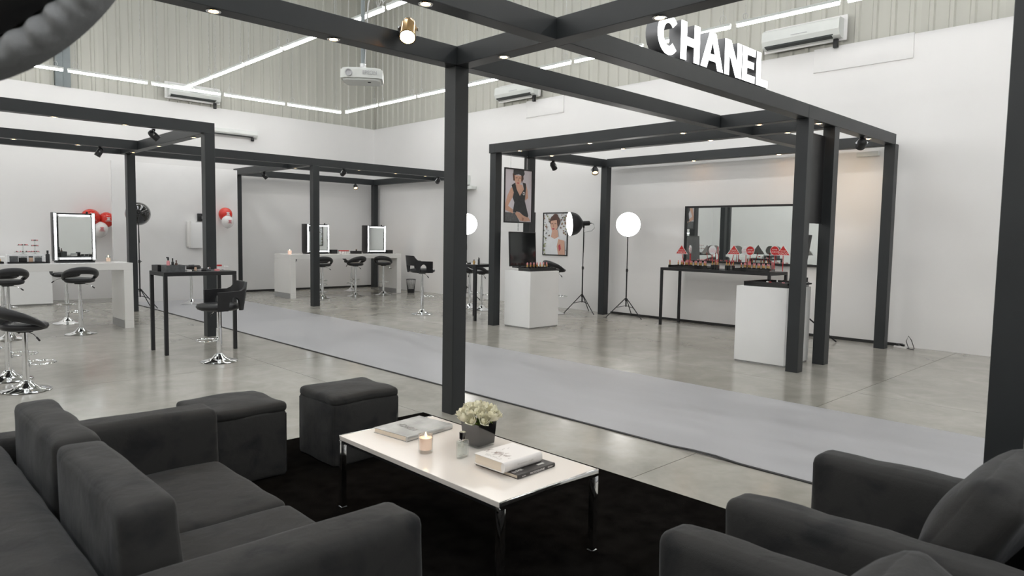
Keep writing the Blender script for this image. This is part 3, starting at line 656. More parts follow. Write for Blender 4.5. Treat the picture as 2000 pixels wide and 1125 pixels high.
# roses
def rose(seed):
    rn = random.Random(seed); t = thing('white_rose', 'ivory white rose bud in the square black vase', 'flower', group='roses in the black vase')
    b = B()
    for layer, (R, Hh, n) in enumerate(((.010, .064, 3), (.0145, .066, 4), (.0185, .062, 4))):
        for k in range(n):
            ph = 2*PI*k/n+layer*.8+rn.uniform(-.2, .2); hw = .95 if layer else 1.2; nu, nv = 6, 6; g = []
            fl = rn.uniform(.1, .9)*(layer/2)
            for i in range(nu+1):
                u = -1+2*i/nu; row = []
                for j in range(nv+1):
                    v = j/nv
                    r = R*(.35+1.15*math.sin(min(1, v*1.25)*PI/2)-.45*v**3) + fl*.012*max(0, v-.6)**1.5*6
                    a = ph+u*hw*(1-.35*v**4)
                    z = Hh*(v-.20*v*v*u*u) - fl*.006*max(0, v-.75)*4
                    row.append(b.bm.verts.new((r*math.cos(a), r*math.sin(a), z)))
                g.append(row)
            for i in range(nu):
                for j in range(nv): b.bm.faces.new((g[i][j], g[i+1][j], g[i+1][j+1], g[i][j+1]))
    b.done('petals', M['petal'], t, smooth=180)
    b = B(); b.lathe([(0, -.012), (.005, -.008), (.009, 0), (.0095, .006)], 8)
    for k in range(5):
        a = 2*PI*k/5; c, s2 = math.cos(a), math.sin(a)
        v = [b.bm.verts.new(p) for p in ((.008*c-.004*s2, .008*s2+.004*c, 0), (.008*c+.004*s2, .008*s2-.004*c, 0), (.024*c, .024*s2, .004+.01*(k % 2)), )]; b.bm.faces.new(v)
    b.done('sepal', M['sepal'], t, smooth=60)
    b = B(); b.cyl((0, 0, -.07), (0, 0, -.006), .0025, seg=6); b.done('stem', M['sepal'], t)
    return t
protos = [rose(s) for s in (1, 2, 3)]
rn = random.Random(12); spots_ = []
for ring, (n, rad, tilt, dz) in enumerate(((1, 0, 0, .034), (5, .030, 12, .030), (8, .056, 27, .016), (9, .072, 48, .004))):
    for k in range(n): spots_.append((rad, 2*PI*k/n+ring*.5, tilt+rn.uniform(-7, 7), dz+.008+rn.uniform(-.006, .006)))
for i, (rad, a, tilt, dz) in enumerate(spots_):
    o = protos[i] if i < 3 else copy_tree(protos[i % 3])
    o.location = (2.452+rad*math.cos(a), 2.765+rad*math.sin(a), TZ+.128+dz)
    o.rotation_euler = (Matrix.Rotation(a, 3, 'Z') @ Matrix.Rotation(math.radians(tilt), 3, 'Y') @ Matrix.Rotation(rn.uniform(0, 6), 3, 'Z')).to_euler()
    sc = rn.uniform(.92, 1.12); o.scale = (sc, sc, sc)

# ------------------------------------------------------------------ bar stools
def stool_base(t, hs):
    b = B(); b.lathe([(0, .0), (.205, .0), (.21, .006), (.195, .014), (.13, .026), (.08, .05), (.05, .085), (.036, .10), (0, .10)], 36); b.done('base', M['chrome'], t, smooth=50)
    b = B(); b.cyl((0, 0, .09), (0, 0, hs*.62), .030, seg=18); b.cyl((0, 0, hs*.62), (0, 0, hs-.05), .022, seg=18); b.done('column', M['chrome'], t)
    b = B(); zf = .30*hs/.74
    pts = [(.032*math.cos(a), .032*math.sin(a), zf) for a in (1.9, 1.2)]
    ring = [(.0+.13*math.sin(a), .14+.115*(-math.cos(a)), zf+.0) for a in [math.radians(d) for d in range(0, 360, 20)]]
    b.tube(ring, .009, True); b.cyl((0, .02, zf), (0, .035, zf), .034, seg=14); b.done('footrest', M['chrome'], t)
    b = B(); b.cyl((0, 0, hs-.055), (0, 0, hs-.03), .07, seg=14); b.done('swivel_plate', M['blackp'], t)
    b = B(); b.tube([(.02, .0, hs-.045), (.12, .02, hs-.07), (.17, .03, hs-.10)], .004); l = b.done('lever', M['chrome'], t)
    b = B(); b.cyl((.165, .029, hs-.097), (.20, .036, hs-.125), .009, seg=8); b.done('handle', M['blackp'], l)
def crescent_stool(hs):
    """hs: top of seat; front is +y"""
    t = thing('bar_stool', 'x', 'stool'); stool_base(t, hs)
    b = B(); b.lathe([(0, hs-.035), (.15, hs-.035), (.185, hs-.025), (.20, hs), (.195, hs+.02), (.17, hs+.035), (.08, hs+.042), (0, hs+.042)], 30); b.done('seat', M['leather'], t, smooth=70)
    b = B(); pts = []; secs = []; n = 34
    for i in range(n+1):
        a = -1+2*i/n; th = a*math.radians(122); k = math.cos(th*.72)
        r = .205+.035*max(0, math.cos(th))
        z = hs+.0+.155*max(0, math.cos(th*.74))**1.1
        pts.append((r*math.sin(th), -r*math.cos(th), z)); e = max(.12, min(1, (1-abs(a))*4.5+.12))**.5
        w2 = (.020+.022*max(0, math.cos(th*.8)))*e; h2 = (.030+.024*max(0, math.cos(th*.9)))*e
        secs.append((w2, h2))
    b.sweep(pts, secs); b.done('backrest', M['leather'], t, smooth=80)
    return t
st = crescent_stool(.80); used = []
def place(proto, x, y, rz, label, group=None):
    if proto.name in used: o = copy_tree(proto)
    else: o = proto; used.append(proto.name)
    o.location = (x, y, 0); o.rotation_euler = (0, 0, rz); o['label'] = label
    if group: o['group'] = group
    return o
R = math.radians
place(st, 2.53, 11.76, R(0), 'black crescent-back bar stool in front of the lighted mirror on the left counter')
place(st, 2.66, 13.25, R(165), 'black crescent-back bar stool behind the left counter, seen past the nearest one')
place(st, 1.66, 11.76, R(10), 'black crescent-back bar stool at the left edge of the white counter')
place(st, 1.80, 13.2, R(190), 'bar stool behind the left counter at the picture edge, only its chrome column showing')
place(st, 8.10, 16.5, R(150), 'crescent-back bar stool behind the rear counter left end')
place(st, 8.26, 15.0, R(-20), 'crescent-back bar stool in front of the rear counter beside the booth post')
place(st, 9.18, 15.04, R(8), 'crescent-back bar stool in front of the rear counter middle')
place(st, 10.0, 15.04, R(-45), 'crescent-back bar stool turned sideways at the rear counter right end')
place(st, 9.95, 16.5, R(185), 'crescent-back bar stool behind the rear counter between the lighted mirrors')
place(st, 9.05, 16.55, R(170), 'crescent-back bar stool behind the rear counter beside the first mirror')
place(st, 9.75, 11.35, R(-150), 'grey-black crescent bar stool behind the narrow black table, left one')
place(st, 9.65, 10.85, R(-120), 'grey-black crescent bar stool behind the narrow black table, right one')
st3 = crescent_stool(.88)
place(st3, 10.40, 10.12, R(-160), 'crescent bar stool behind the white plinth, hidden up to its backrest')
place(st3, 10.42, 9.46, R(-110), 'crescent bar stool showing its curved back right of the white plinth')
st2 = crescent_stool(.62)
place(st2, 1.24, 7.94, R(-75), 'nearest crescent bar stool at the left edge of the picture behind the sofa')
place(st2, 1.20, 8.62, R(-80), 'second crescent bar stool from the sofa at the left picture edge')
place(st2, .98, 9.2, R(-80), 'third crescent bar stool from the sofa at the left picture edge')

def arm_stool(hs, label, x, y, rz):
    t = thing('bar_armchair', label, 'stool', (x, y, 0), rz); stool_base(t, hs)
    b = B(); b.lathe([(0, hs-.035), (.20, hs-.035), (.235, hs-.02), (.250, hs+.005), (.235, hs+.035), (.18, hs+.045), (0, hs+.048)], 30); b.done('seat', M['leather'], t, smooth=70)
    def zz(th):
        a = abs(math.degrees(th))
        top = .30 if a < 36 else (.30-(a-36)/16*.10 if a < 52 else .20 - .01*(a-52)/60)
        if a < 38: bot = .11
        elif a < 43: bot = .11-(a-38)/5*.14
        elif a < 53: bot = -.03
        elif a < 57: bot = -.03+(a-53)/4*.12
        elif a < 80: bot = .09+.045*math.sin((a-57)/23*PI)
        elif a < 84: bot = .09-(a-80)/4*.12
        else: bot = -.03
        return hs+bot, hs+top
    angs = [R(d) for d in (-109, -104, -98, -92, -87, -84, -82, -80, -76, -72, -68, -64, -60, -57, -55, -53, -48, -43, -40.5, -38, -35, -28, -20, -10, 0)]
    angs = angs+[-a for a in angs[-2::-1]]
    b = B(); rows = []
    for th in angs:
        z0, z1 = zz(th); a = abs(math.degrees(th)); row = []
        for rr, nb in ((.245, 0), (.270, 1)):
            pw = 3.2; c, s2 = math.sin(th), -math.cos(th); k = (abs(c)**pw+abs(s2)**pw)**(-1/pw)
            lean = .035 if a < 50 else 0
            col = []
            for q in range(5):
                z = z0+(z1-z0)*q/4; f = (z-hs)/.30*lean
                col.append(b.bm.verts.new((rr*k*c, rr*k*s2-f, z)))
            row.append(col)
        rows.append(row)
    for A, Q in zip(rows[:-1], rows[1:]):
        for s3 in (0, 1):
            for q in range(4): b.bm.faces.new((A[s3][q], Q[s3][q], Q[s3][q+1], A[s3][q+1]))
        for q in (0, 4): b.bm.faces.new((A[0][q], Q[0][q], Q[1][q], A[1][q]))
    for A in (rows[0], rows[-1]):
        for q in range(4): b.bm.faces.new((A[0][q], A[1][q], A[1][q+1], A[0][q+1]))
    b.done('backrest', M['leather'], t, smooth=50)
    return t
arm_stool(.655, 'black leatherette bar armchair on chrome base beside the high black table', 3.22, 8.33, R(86))
arm_stool(.85, 'black leatherette bar armchair on chrome base just left of the main pillar', 8.18, 10.95, R(-100))
t = thing('stool_base', 'round chrome stool base on the floor behind the high black table', 'stool', (5.35, 15.3, .008))
b = B(); b.lathe([(0, .0), (.205, .0), (.21, .006), (.195, .014), (.13, .026), (.08, .05), (.05, .085), (.036, .10), (0, .10)], 30); b.done('base', M['chrome'], t)
b = B(); b.cyl((0, 0, .09), (0, 0, .74), .028, seg=14); b.done('column', M['chrome'], t)
b = B(); b.lathe([(0, .74), (.18, .74), (.2, .78), (.17, .82), (0, .825)], 24); b.done('seat', M['leather'], t)
# ------------------------------------------------------------------ counters, plinths, tables
def counter(label, x0, x1, y0, y1, h, th=.11, kick=True):
    t = thing('counter', label, 'counter', ((x0+x1)/2, (y0+y1)/2, 0)); a, c = (x1-x0)/2, (y1-y0)/2
    b = B(); b.box(-a, a, -c, c, h-th, h, .003, 1); b.done('worktop', M['whitelac'], t)
    for s in (-1, 1):
        xx = (s*a, s*(a-.13)); b = B(); b.box(min(xx), max(xx), -c, c, .0 if not kick else .12, h-th, .002, 1)
        b.box(min(xx), max(xx), -c, -c+.03, 0, .12); pn = b.done('end_panel', M['whitelac'], t)
        b = B(); b.box(min(xx)-.001, max(xx)+.001, -c+.03, c, 0, .12); b.done('plinth', M['greykick'], pn, smooth=None)
    return t
counter('long white counter on the left with grey plinths and the big lighted mirror', -2.2, 3.33, 12.05, 12.75, 1.035)
counter('white counter of the rear booth with two lighted mirrors', 7.6, 10.73, 15.3, 16.15, 1.04)
t = thing('cabinet', 'low white cabinet against the rear wall behind the left counter', 'cabinet', (.9, 17.0, 0))
b = B(); b.box(-2.2, 2.2, -.35, .5, .03, .98, .003, 1); b.done('body', M['whitemat'], t)
b = B(); b.box(-2.18, 2.18, -.33, .48, 0, .03); b.done('plinth', M['greykick'], t)
def plinth(label, x0, x1, y0, y1, h):
    t = thing('display_plinth', label, 'plinth', ((x0+x1)/2, (y0+y1)/2, 0)); a, c = (x1-x0)/2, (y1-y0)/2
    b = B(); b.box(-a, a, -c, c, .02, h, .002, 1); b.done('body', M['whitemat'], t)
    b = B(); b.box(-a+.01, a-.01, -c+.01, c-.01, 0, .02); b.done('base_gap', M['greykick'], t)
    return t
plinth('white box plinth under the hanging fashion poster', 8.27, 8.98, 8.08, 8.70, .968)
plinth('white box plinth behind the two close black posts', 8.25, 8.95, 3.70, 4.36, .972)
def hightable(label, x0, x1, y0, y1, h, shelf=False):
    t = thing('high_table', label, 'table', ((x0+x1)/2, (y0+y1)/2, 0)); a, c = (x1-x0)/2, (y1-y0)/2; s = .042
    b = B(); b.box(-a, a, -c, c, h-.05, h, .002, 1); b.done('tabletop', M['blackmetal'], t)
    for sx in (-1, 1):
        for sy in (-1, 1):
            xs = sorted((sx*a, sx*(a-s))); ys = sorted((sy*c, sy*(c-s)))
            b = B(); b.box(xs[0], xs[1], ys[0], ys[1], 0, h-.05, .002, 1); b.done('leg', M['blackmetal'], t)
    return t
hightable('high black metal table with make-up boxes left of the bar armchair', 2.86, 3.76, 9.10, 9.66, 1.035)
hightable('narrow high black table between the main pillar and the next post', 8.26, 8.84, 9.46, 10.15, 1.03)
hightable('long high black table holding lipsticks before the wall mirror', 10.64, 11.28, 5.06, 7.12, 1.04)

# wall mirror of the right booth
t = thing('wall_mirror', 'wide black-framed mirror on the right wall above the lipstick table', 'mirror', (XW-.012, 5.8, 1.65))
y0, y1, z0, z1 = -1.3, 1.3, -.515, .515
for a, c, d, e in ((y0, y1, z0, z0+.035), (y0, y1, z1-.035, z1), (y0, y0+.035, z0+.035, z1-.035), (y1-.035, y1, z0+.035, z1-.035)):
    b = B(); b.box(-.035, .012, a, c, d, e, .002, 1); b.done('frame_bar', M['blackmetal'], t)
b = B(); b.box(-.01, -.004, y0+.035, y1-.035, z0+.035, z1-.035); b.done('mirror_glass', M['mirror'], t, smooth=None)
b = B(); b.box(-.004, .012, y0+.03, y1-.03, z0+.03, z1-.03); b.done('backing', M['blackp'], t, smooth=None)
# lighted make-up mirrors
def makeup(label, x, y, z, w_, h, dp, rz=0):
    t = thing('makeup_mirror', label, 'mirror', (x, y, z), rz); a = w_/2
    b = B(); b.box(-a, a, 0, dp, .02, h, .004, 1); cb = b.done('case', M['blackp'], t)
    b = B(); b.box(-a-.006, -a, -.02, dp, .05, h+.005, .002); b.box(a, a+.006, -.02, dp, .05, h+.005, .002); b.done('side_wing', M['leather'], cb)
    b = B(); b.box(-a+.05, a-.05, -.012, -.006, .09, h-.045); b.done('mirror_glass', M['mirror'], t, smooth=None)
    b = B()
    for zz in (.045, h-.055): b.box(-a+.04, a-.04, -.028, 0, zz, zz+.035, .004)
    for xx in (-a, a-.048): b.box(xx, xx+.048, -.028, 0, .03, h+.01, .004)
    b.done('lamp_housing', M['brushed'], t)
    for i in range(4):
        b = B()
        if i < 2: b.cyl((-a+.075, -.036, (.063, h-.038)[i]), (a-.075, -.036, (.063, h-.038)[i]), .013, seg=10)
        else: b.cyl(((-a+.024, a-.024)[i-2], -.036, .05), ((-a+.024, a-.024)[i-2], -.036, h-.01), .013, seg=10)
        b.done('lit_tube', M['mtube'], t)
    b = B(); b.box(-a+.02, a-.02, -.06, dp, 0, .02, .003); b.done('base', M['blackp'], t)
    b = B(); b.cyl((a-.10, .02, h), (a-.10, .02, h+.03), .015, seg=10); b.done('switch_knob', M['blackp'], t)
    return t
makeup('big tube-lit make-up mirror on the left white counter', 2.62, 12.42, 1.035, .56, .76, .12)
makeup('tube-lit make-up mirror on the rear counter behind the booth post', 8.53, 15.72, 1.04, .60, .73, .24)
makeup('tube-lit make-up mirror on the rear counter near the corner post', 10.22, 15.72, 1.04, .56, .73, .24)
t = thing('white_panel_box', 'white panel box on the rear partition behind the left front post', 'reflector', (6.0, 16.22, 1.17))  # plain white panel box mounted on the partition
b = B(); b.box(-.36, .22, -.04, .06, 0, .58, .006); b.done('body', M['whitemat'], t)
b = B(); b.box(-.40, -.36, -.13, .06, .03, .60, .006); b.done('side_flap', M['whitelac'], t)
t = thing('wall_box', 'small black box on the rear partition behind the left front post', 'box', (5.95, 16.3, 1.78))
b = B(); b.box(-.10, .12, -.06, 0, 0, .17, .006); b.done('case', M['blackp'], t)
b = B(); b.box(-.02, .04, -.066, -.06, .05, .11, .002); b.done('socket', M['greykick'], t)

# ------------------------------------------------------------------ posters
def poster(label, loc, rz, W, H, art, fr=.022, deep=.02, name='poster'):
    """local x right, z up, facing -y, origin bottom centre"""
    t = thing(name, label, 'poster', loc, rz); a = W/2
    for k, (x0, x1, z0, z1) in enumerate(((-a, a, 0, fr), (-a, a, H-fr, H), (-a, -a+fr, fr, H-fr), (a-fr, a, fr, H-fr))):
        b = B(); b.box(x0, x1, -deep, 0, z0, z1, .0015, 1); b.done('frame_bar', M['blackmetal'], t)
    b = B(); b.box(-a+.004, a-.004, -.006, -.001, .004, H-.004); b.done('backing', M['blackp'], t, smooth=None)
    names = []; b = B(); w_, h_ = W-2*fr, H-2*fr
    for li, (mn, poly) in enumerate(art):
        if mn not in names: names.append(mn)
        b.prism([(p[0]*w_-w_/2, (1-p[1])*h_) for p in poly], (0, -.0065-.00025*li, fr), (1, 0, 0), (0, 0, 1), 0, names.index(mn))
    b.done('print', None, t, smooth=None, mats=[M[n] for n in names])
    return t
def el(cx, cy, rx, ry, n=14): return [(cx+rx*math.cos(2*PI*i/n), cy+ry*math.sin(2*PI*i/n)) for i in range(n)]
def nz(L): return [((x-75)/250, (y-95)/515) for x, y in L]
full = [(0, 1), (1, 1), (1, 0), (0, 0)]
artA = [('pbg', full),
 ('pgrey', nz([(76, 520), (170, 520), (215, 610), (76, 610)])),
 ('skin', nz([(150, 262), (166, 320), (140, 380), (104, 455), (150, 490), (152, 530), (80, 498), (76, 450), (100, 350), (128, 280)])),
 ('skin', nz([(270, 228), (286, 290), (293, 368), (268, 394), (258, 360), (262, 260)])),
 ('skin', nz([(184, 235), (235, 240), (250, 290), (216, 350), (184, 300), (165, 250)])),
 ('pblack', nz([(134, 250), (168, 222), (183, 290), (214, 352), (250, 285), (238, 215), (268, 222), (272, 262), (262, 400), (298, 545), (286, 582), (215, 515), (152, 500), (163, 420), (146, 372), (156, 320)])),
 ('phair', nz([(143, 135), (172, 130), (166, 205), (150, 205)])), ('phair', nz([(222, 130), (243, 135), (246, 180), (228, 225), (222, 180)])),
 ('skin', nz([(160, 150), (225, 150), (224, 205), (210, 245), (190, 258), (172, 235), (163, 200)])),
 ('pblack', nz([(151, 96), (250, 96), (256, 130), (244, 152), (200, 138), (160, 150), (148, 130)])),
 ('phair', nz([(170, 172), (188, 170), (188, 177), (172, 178)])), ('phair', nz([(202, 170), (220, 171), (218, 178), (203, 177)])),
 ('skind', nz([(194, 178), (199, 178), (201, 208), (192, 208)])), ('plip', nz([(182, 224), (193, 218), (206, 224), (194, 233)])),
 ('skin', nz([(176, 508), (215, 520), (258, 552), (300, 566), (318, 600), (262, 606), (222, 600), (196, 570), (172, 535)])),
 ('skind', nz([(232, 560), (256, 575), (248, 600), (238, 600)])), ('pblack', nz([(152, 490), (182, 495), (180, 520), (150, 515)])),
 ('pbg2', el((250-75)/250, (325-95)/515, .04, .035, 10)), ('pblack', el((250-75)/250, (325-95)/515, .022, .02, 10))]
pk = poster('framed fashion poster of a woman in black cap and dress hanging between two posts', (8.645, 8.786, 1.79), 0, .70, .95, artA)
b = B(); b.cyl((-.2, -.01, .94), (-.2, -.01, 1.185), .003, seg=6); b.cyl((.2, -.01, .94), (.2, -.01, 1.185), .003, seg=6); b.cyl((0, -.01, -.14), (0, -.01, 0), .01, seg=6); b.done('hanging_wire', M['brushed'], pk)
rn = random.Random(3); artB = [('pbg2', full)]
for i in range(150):
    u, v = rn.random(), rn.random()
    if .30 < u < .72 and v < .55: continue
    if v > .55 and .12 < u < .95: continue
    artB.append((rn.choice(['pflor', 'pleaf', 'pgrey', 'pflor']), el(min(.98, max(.02, u)), min(.985, max(.015, v)), rn.uniform(.012, .05), rn.uniform(.008, .028), 7)))
artB += [('pbg2', [(.14, 1), (.16, .66), (.34, .56), (.66, .56), (.80, .66), (.84, 1)]),
 ('skin', [(.66, .62), (.92, .66), (.95, 1), (.66, 1), (.60, .8)]), ('plip', [(.66, .78), (.74, .74), (.78, .86), (.70, .92)]),
 ('skin', [(.40, .40), (.62, .40), (.66, .57), (.50, .62), (.34, .57)]), ('phair', el(.52, .065, .11, .055)), ('phair', el(.50, .19, .22, .15)),
 ('skin', [(.33, .18), (.60, .16), (.62, .34), (.50, .45), (.38, .42), (.31, .30)]), ('phair', [(.30, .20), (.34, .08), (.52, .05), (.66, .10), (.68, .28), (.62, .33), (.58, .16), (.42, .14)]),
 ('phair', [(.34, .245), (.43, .24), (.43, .255), (.34, .26)]), ('phair', [(.49, .24), (.58, .245), (.57, .26), (.49, .255)]), ('plip', el(.44, .375, .055, .022, 10)), ('skind', [(.44, .26), (.46, .26), (.47, .33), (.42, .33)])]
poster('black-framed portrait of a woman with red lips on the right wall beside the studio lamp', (XW, 10.39, 1.145), -PI/2, .74, .95, artB)
poster('black-backed poster hanging between the two close posts of the right booth', (8.52, 3.56, 1.77), PI, .60, 1.08, [('pblack', full), ('pgrey', el(.5, .4, .2, .2))])
poster('thin black-backed poster mounted on the far side of the second poster post', (9.13, 8.96, 1.20), PI, .30, .80, [('pblack', full), ('pgrey', el(.5, .4, .2, .2))])
def lean(label, x, y, z, W, H, ang, rz):
    t = thing('display_screen', label, 'screen', (x, y, z), rz)
    Rm = Matrix.Rotation(ang, 3, 'X')
    b = B(); b.box(-W/2, W/2, 0, .02, 0, H, .004, 1, rot=Rm, about=(0, 0, 0)); b.done('bezel', M['blackp'], t)
    b = B(); b.box(-W/2+.02, W/2-.02, -.002, 0, .02, H-.02, rot=Rm, about=(0, 0, 0)); b.done('glass', M['blackgloss'], t, smooth=None)
    b = B(); b.box(-.03, .03, .08, .10, -.02, H*.75, .003); b.box(-.12, .12, -.02, .16, -.03, -.01, .003); b.done('stand', M['blackmetal'], t)
    return t
lean('glossy black display screen standing on the plinth under the fashion poster', 8.62, 8.60, 1.035, .66, .60, R(-3), 0)
lean('tilted black display screen on the plinth behind the close posts', 8.68, 3.79, 1.04, .40, .60, R(-8), PI)

# trays with lipsticks
def lipstick():
    t = thing('lipstick', 'x', 'lipstick')
    b = B(); b.cyl((0, 0, 0), (0, 0, .022), .0115, seg=8); b.done('base', M['blackp'], t)
    b = B(); b.cyl((0, 0, .022), (0, 0, .048), .0095, seg=8); b.done('collar', M['gold'], t)
    b = B(); b.lathe([(.0075, .046), (.0075, .062), (.005, .07), (0, .073)], 8); b.done('bullet', M['pink'], t)
    return t
lp = lipstick()
def tray(label, x0, x1, y0, y1, z, h=.05):
    t = thing('display_tray', label, 'tray', ((x0+x1)/2, (y0+y1)/2, z)); a, c = (x1-x0)/2, (y1-y0)/2
    b = B(); b.box(-a, a, -c, c, 0, h*.6, .002, 1); b.done('body', M['blackgloss'], t)
    b = B()
    for q in ((-a, a, -c, -c+.008), (-a, a, c-.008, c), (-a, -a+.008, -c, c), (a-.008, a, -c, c)): b.box(*q, h*.6, h)
    b.done('rim', M['blackgloss'], t)
    return t
tray('black tray of gold lipsticks on the plinth under the fashion poster', 8.30, 8.95, 8.12, 8.40, .968, .06)
tray('shallow black tray with cosmetics on the plinth behind the close posts', 8.32, 8.93, 3.72, 4.30, .972, .06)
tray('black lipstick tray at the left end of the lipstick table', 10.70, 10.90, 6.22, 6.95, 1.04, .05)
tray('black lipstick tray at the right end of the lipstick table', 10.70, 10.90, 5.10, 5.72, 1.04, .05)
lf = True
def rowlip(L, label, group):
    global lf
    for p in L:
        o = lp if lf else copy_tree(lp); lf = False
        o.location = p[:3]; o.scale = (1.35, 1.35, 1.5); o['label'] = label; o['group'] = group
        s = p[3] if len(p) > 3 else 1
rowlip([(8.37+.040*i, 8.26+.03*(i % 2), 1.004) for i in range(14)], 'gold lipstick standing in the tray under the fashion poster', 'lipsticks on the plinth')
rowlip([(10.80+.03*(i % 2), 6.30+.046*i, 1.07) for i in range(13)], 'gold lipstick standing in the left tray of the lipstick table', 'lipsticks in the left tray')
rowlip([(10.80+.03*(i % 2), 5.16+.04*i, 1.07) for i in range(13)], 'gold lipstick standing in the right tray of the lipstick table', 'lipsticks in the right tray')
def block(label, x, y, n, z=1.04, hh=.085):
    t = thing('tester_stand', label, 'stand', (x, y, z))
    for i in range(n):
        b = B(); b.box(-.02, .02, -.022+.05*i-.025*(n-1), .022+.05*i-.025*(n-1), 0, hh, .002, 1); b.done('tester_base', M['blackgloss'], t)
        b = B(); b.cyl((0, .05*i-.025*(n-1), hh), (0, .05*i-.025*(n-1), hh+.05), .012, seg=8); b.done('tester_collar', M['gold'], t)
        b = B(); b.lathe([(.010, hh+.05), (.010, hh+.075), (.005, hh+.09), (0, hh+.092)], 8, (0, .05*i-.025*(n-1), 0)); b.done('tester_bullet', M['lip'], t)
    return t
block('tall black lipstick testers in the middle of the lipstick table', 10.76, 6.10, 3)
block('two black lipstick testers right of the table middle', 10.76, 5.86, 2); block('single black lipstick tester near the right tray', 10.76, 5.765, 1)
block('single dark lipstick tester at the far left end of the lipstick table', 10.76, 7.0, 1, hh=.05)
def bunch(label, x, y, z):
    t = thing('holder_cup', label, 'cup', (x, y, z))
    b = B(); b.lathe([(0, 0), (.035, 0), (.042, .11), (.038, .11), (.031, .01), (0, .01)], 14); b.done('glass', M['glass'], t)
    b = B(); rn = random.Random(int(x*100+y*1000))
    for i in range(9):
        a = rn.uniform(0, 6.28); r = rn.uniform(0, .022); b.cyl((r*math.cos(a)*.6, r*math.sin(a)*.6, .012), (r*math.cos(a)*1.3, r*math.sin(a)*1.3, rn.uniform(.12, .17)), .009, seg=6)
    b.done('candy_sticks', M['pink'], t)
    return t
for i, (y, n_) in enumerate(((6.77, 'left'), (6.18, 'middle'), (5.60, 'right of middle'), (5.19, 'right'))):
    bunch('small cup of pink and white sticks holding paddles, %s of the lipstick table' % n_, 10.98, y, 1.04)
def paddle(kind, y, z, label, turn=0, lean_=0, x=10.95, white=False):
    t = thing('sign_paddle', label, 'sign', (x, y, 1.06), -PI/2+R(turn)); m = M['whbal'] if white else M['red']; h = z-1.06
    b = B(); b.cyl((lean_, 0, 0), (0, 0, h-.05), .0065, seg=6); b.done('stick', M['red'], t)
    if kind == 'o': poly = el(0, 0, .078, .078, 24); inner = el(0, 0, .071, .071, 24)
    else: poly = [(-.125, -.075), (.125, -.075), (0, .095)]; inner = [(-.108, -.067), (.108, -.067), (0, .082)]
    b = B(); b.prism(poly, (0, -.012, h), (1, 0, 0), (0, 0, 1), .004); hd = b.done('head', M['whbal'], t, smooth=None)
    b = B(); b.prism(inner, (0, -.0125, h), (1, 0, 0), (0, 0, 1), 0); b.done('face', M['pbg2'] if white else M['red'], hd, smooth=None)
    tm = M['pink'] if white else M['whiteink']; rt = basis((1, 0, 0), (0, 0, 1)); oz = h-.0 if kind == 'o' else h-.02
    text('ROUGE', .028, tm, hd, (0, -.0132, oz+.018), rt, .0003, sx=.9); text('COCO', .046, tm, hd, (0, -.0132, oz-.022), rt, .0003, sx=1.05)
paddle('t', 6.88, 1.36, 'red triangular ROUGE COCO paddle at the far left of the lipstick table', lean_=.06)
paddle('o', 6.74, 1.37, 'white round ROUGE COCO paddle behind the turned red one', -40, x=11.02, white=True)
paddle('o', 6.70, 1.37, 'red round ROUGE COCO paddle turned sideways on the left', -55, x=10.93)
paddle('o', 6.26, 1.37, 'white round ROUGE COCO paddle in the middle of the lipstick table', -8, white=True)
paddle('o', 6.19, 1.37, 'red round ROUGE COCO paddle turned behind the middle white one', -50, x=11.02)
paddle('t', 5.86, 1.38, 'red triangular ROUGE COCO paddle right of the table middle', lean_=-.06)
paddle('o', 5.64, 1.38, 'white round ROUGE COCO paddle right of the triangle', 0, white=True)
paddle('o', 5.54, 1.38, 'red round ROUGE COCO paddle right of the white one', 0, x=10.9)
paddle('o', 5.14, 1.39, 'red round ROUGE COCO paddle near the close black posts', 0)
paddle('t', 5.0, 1.39, 'red triangular ROUGE COCO paddle partly behind the close posts', 0)
for i, (x, y, mm, lb) in enumerate(((8.40, 4.02, 'whitelac', 'tiny white pot'), (8.36, 3.97, 'lip', 'small red nail polish'), (8.36, 3.88, 'blackp', 'small black pot'), (8.36, 3.80, 'pink', 'small pink nail polish'))):
    t = thing('nail_polish', lb+' in the tray on the plinth behind the close posts', 'bottle', (x, y, 1.01))
    b = B(); b.box(-.014, .014, -.014, .014, 0, .03, .003); b.done('bottle', M[mm], t); b = B(); b.cyl((0, 0, .03), (0, 0, .06), .009, seg=8); b.done('cap', M['blackp' if i != 2 else 'chrome'], t)

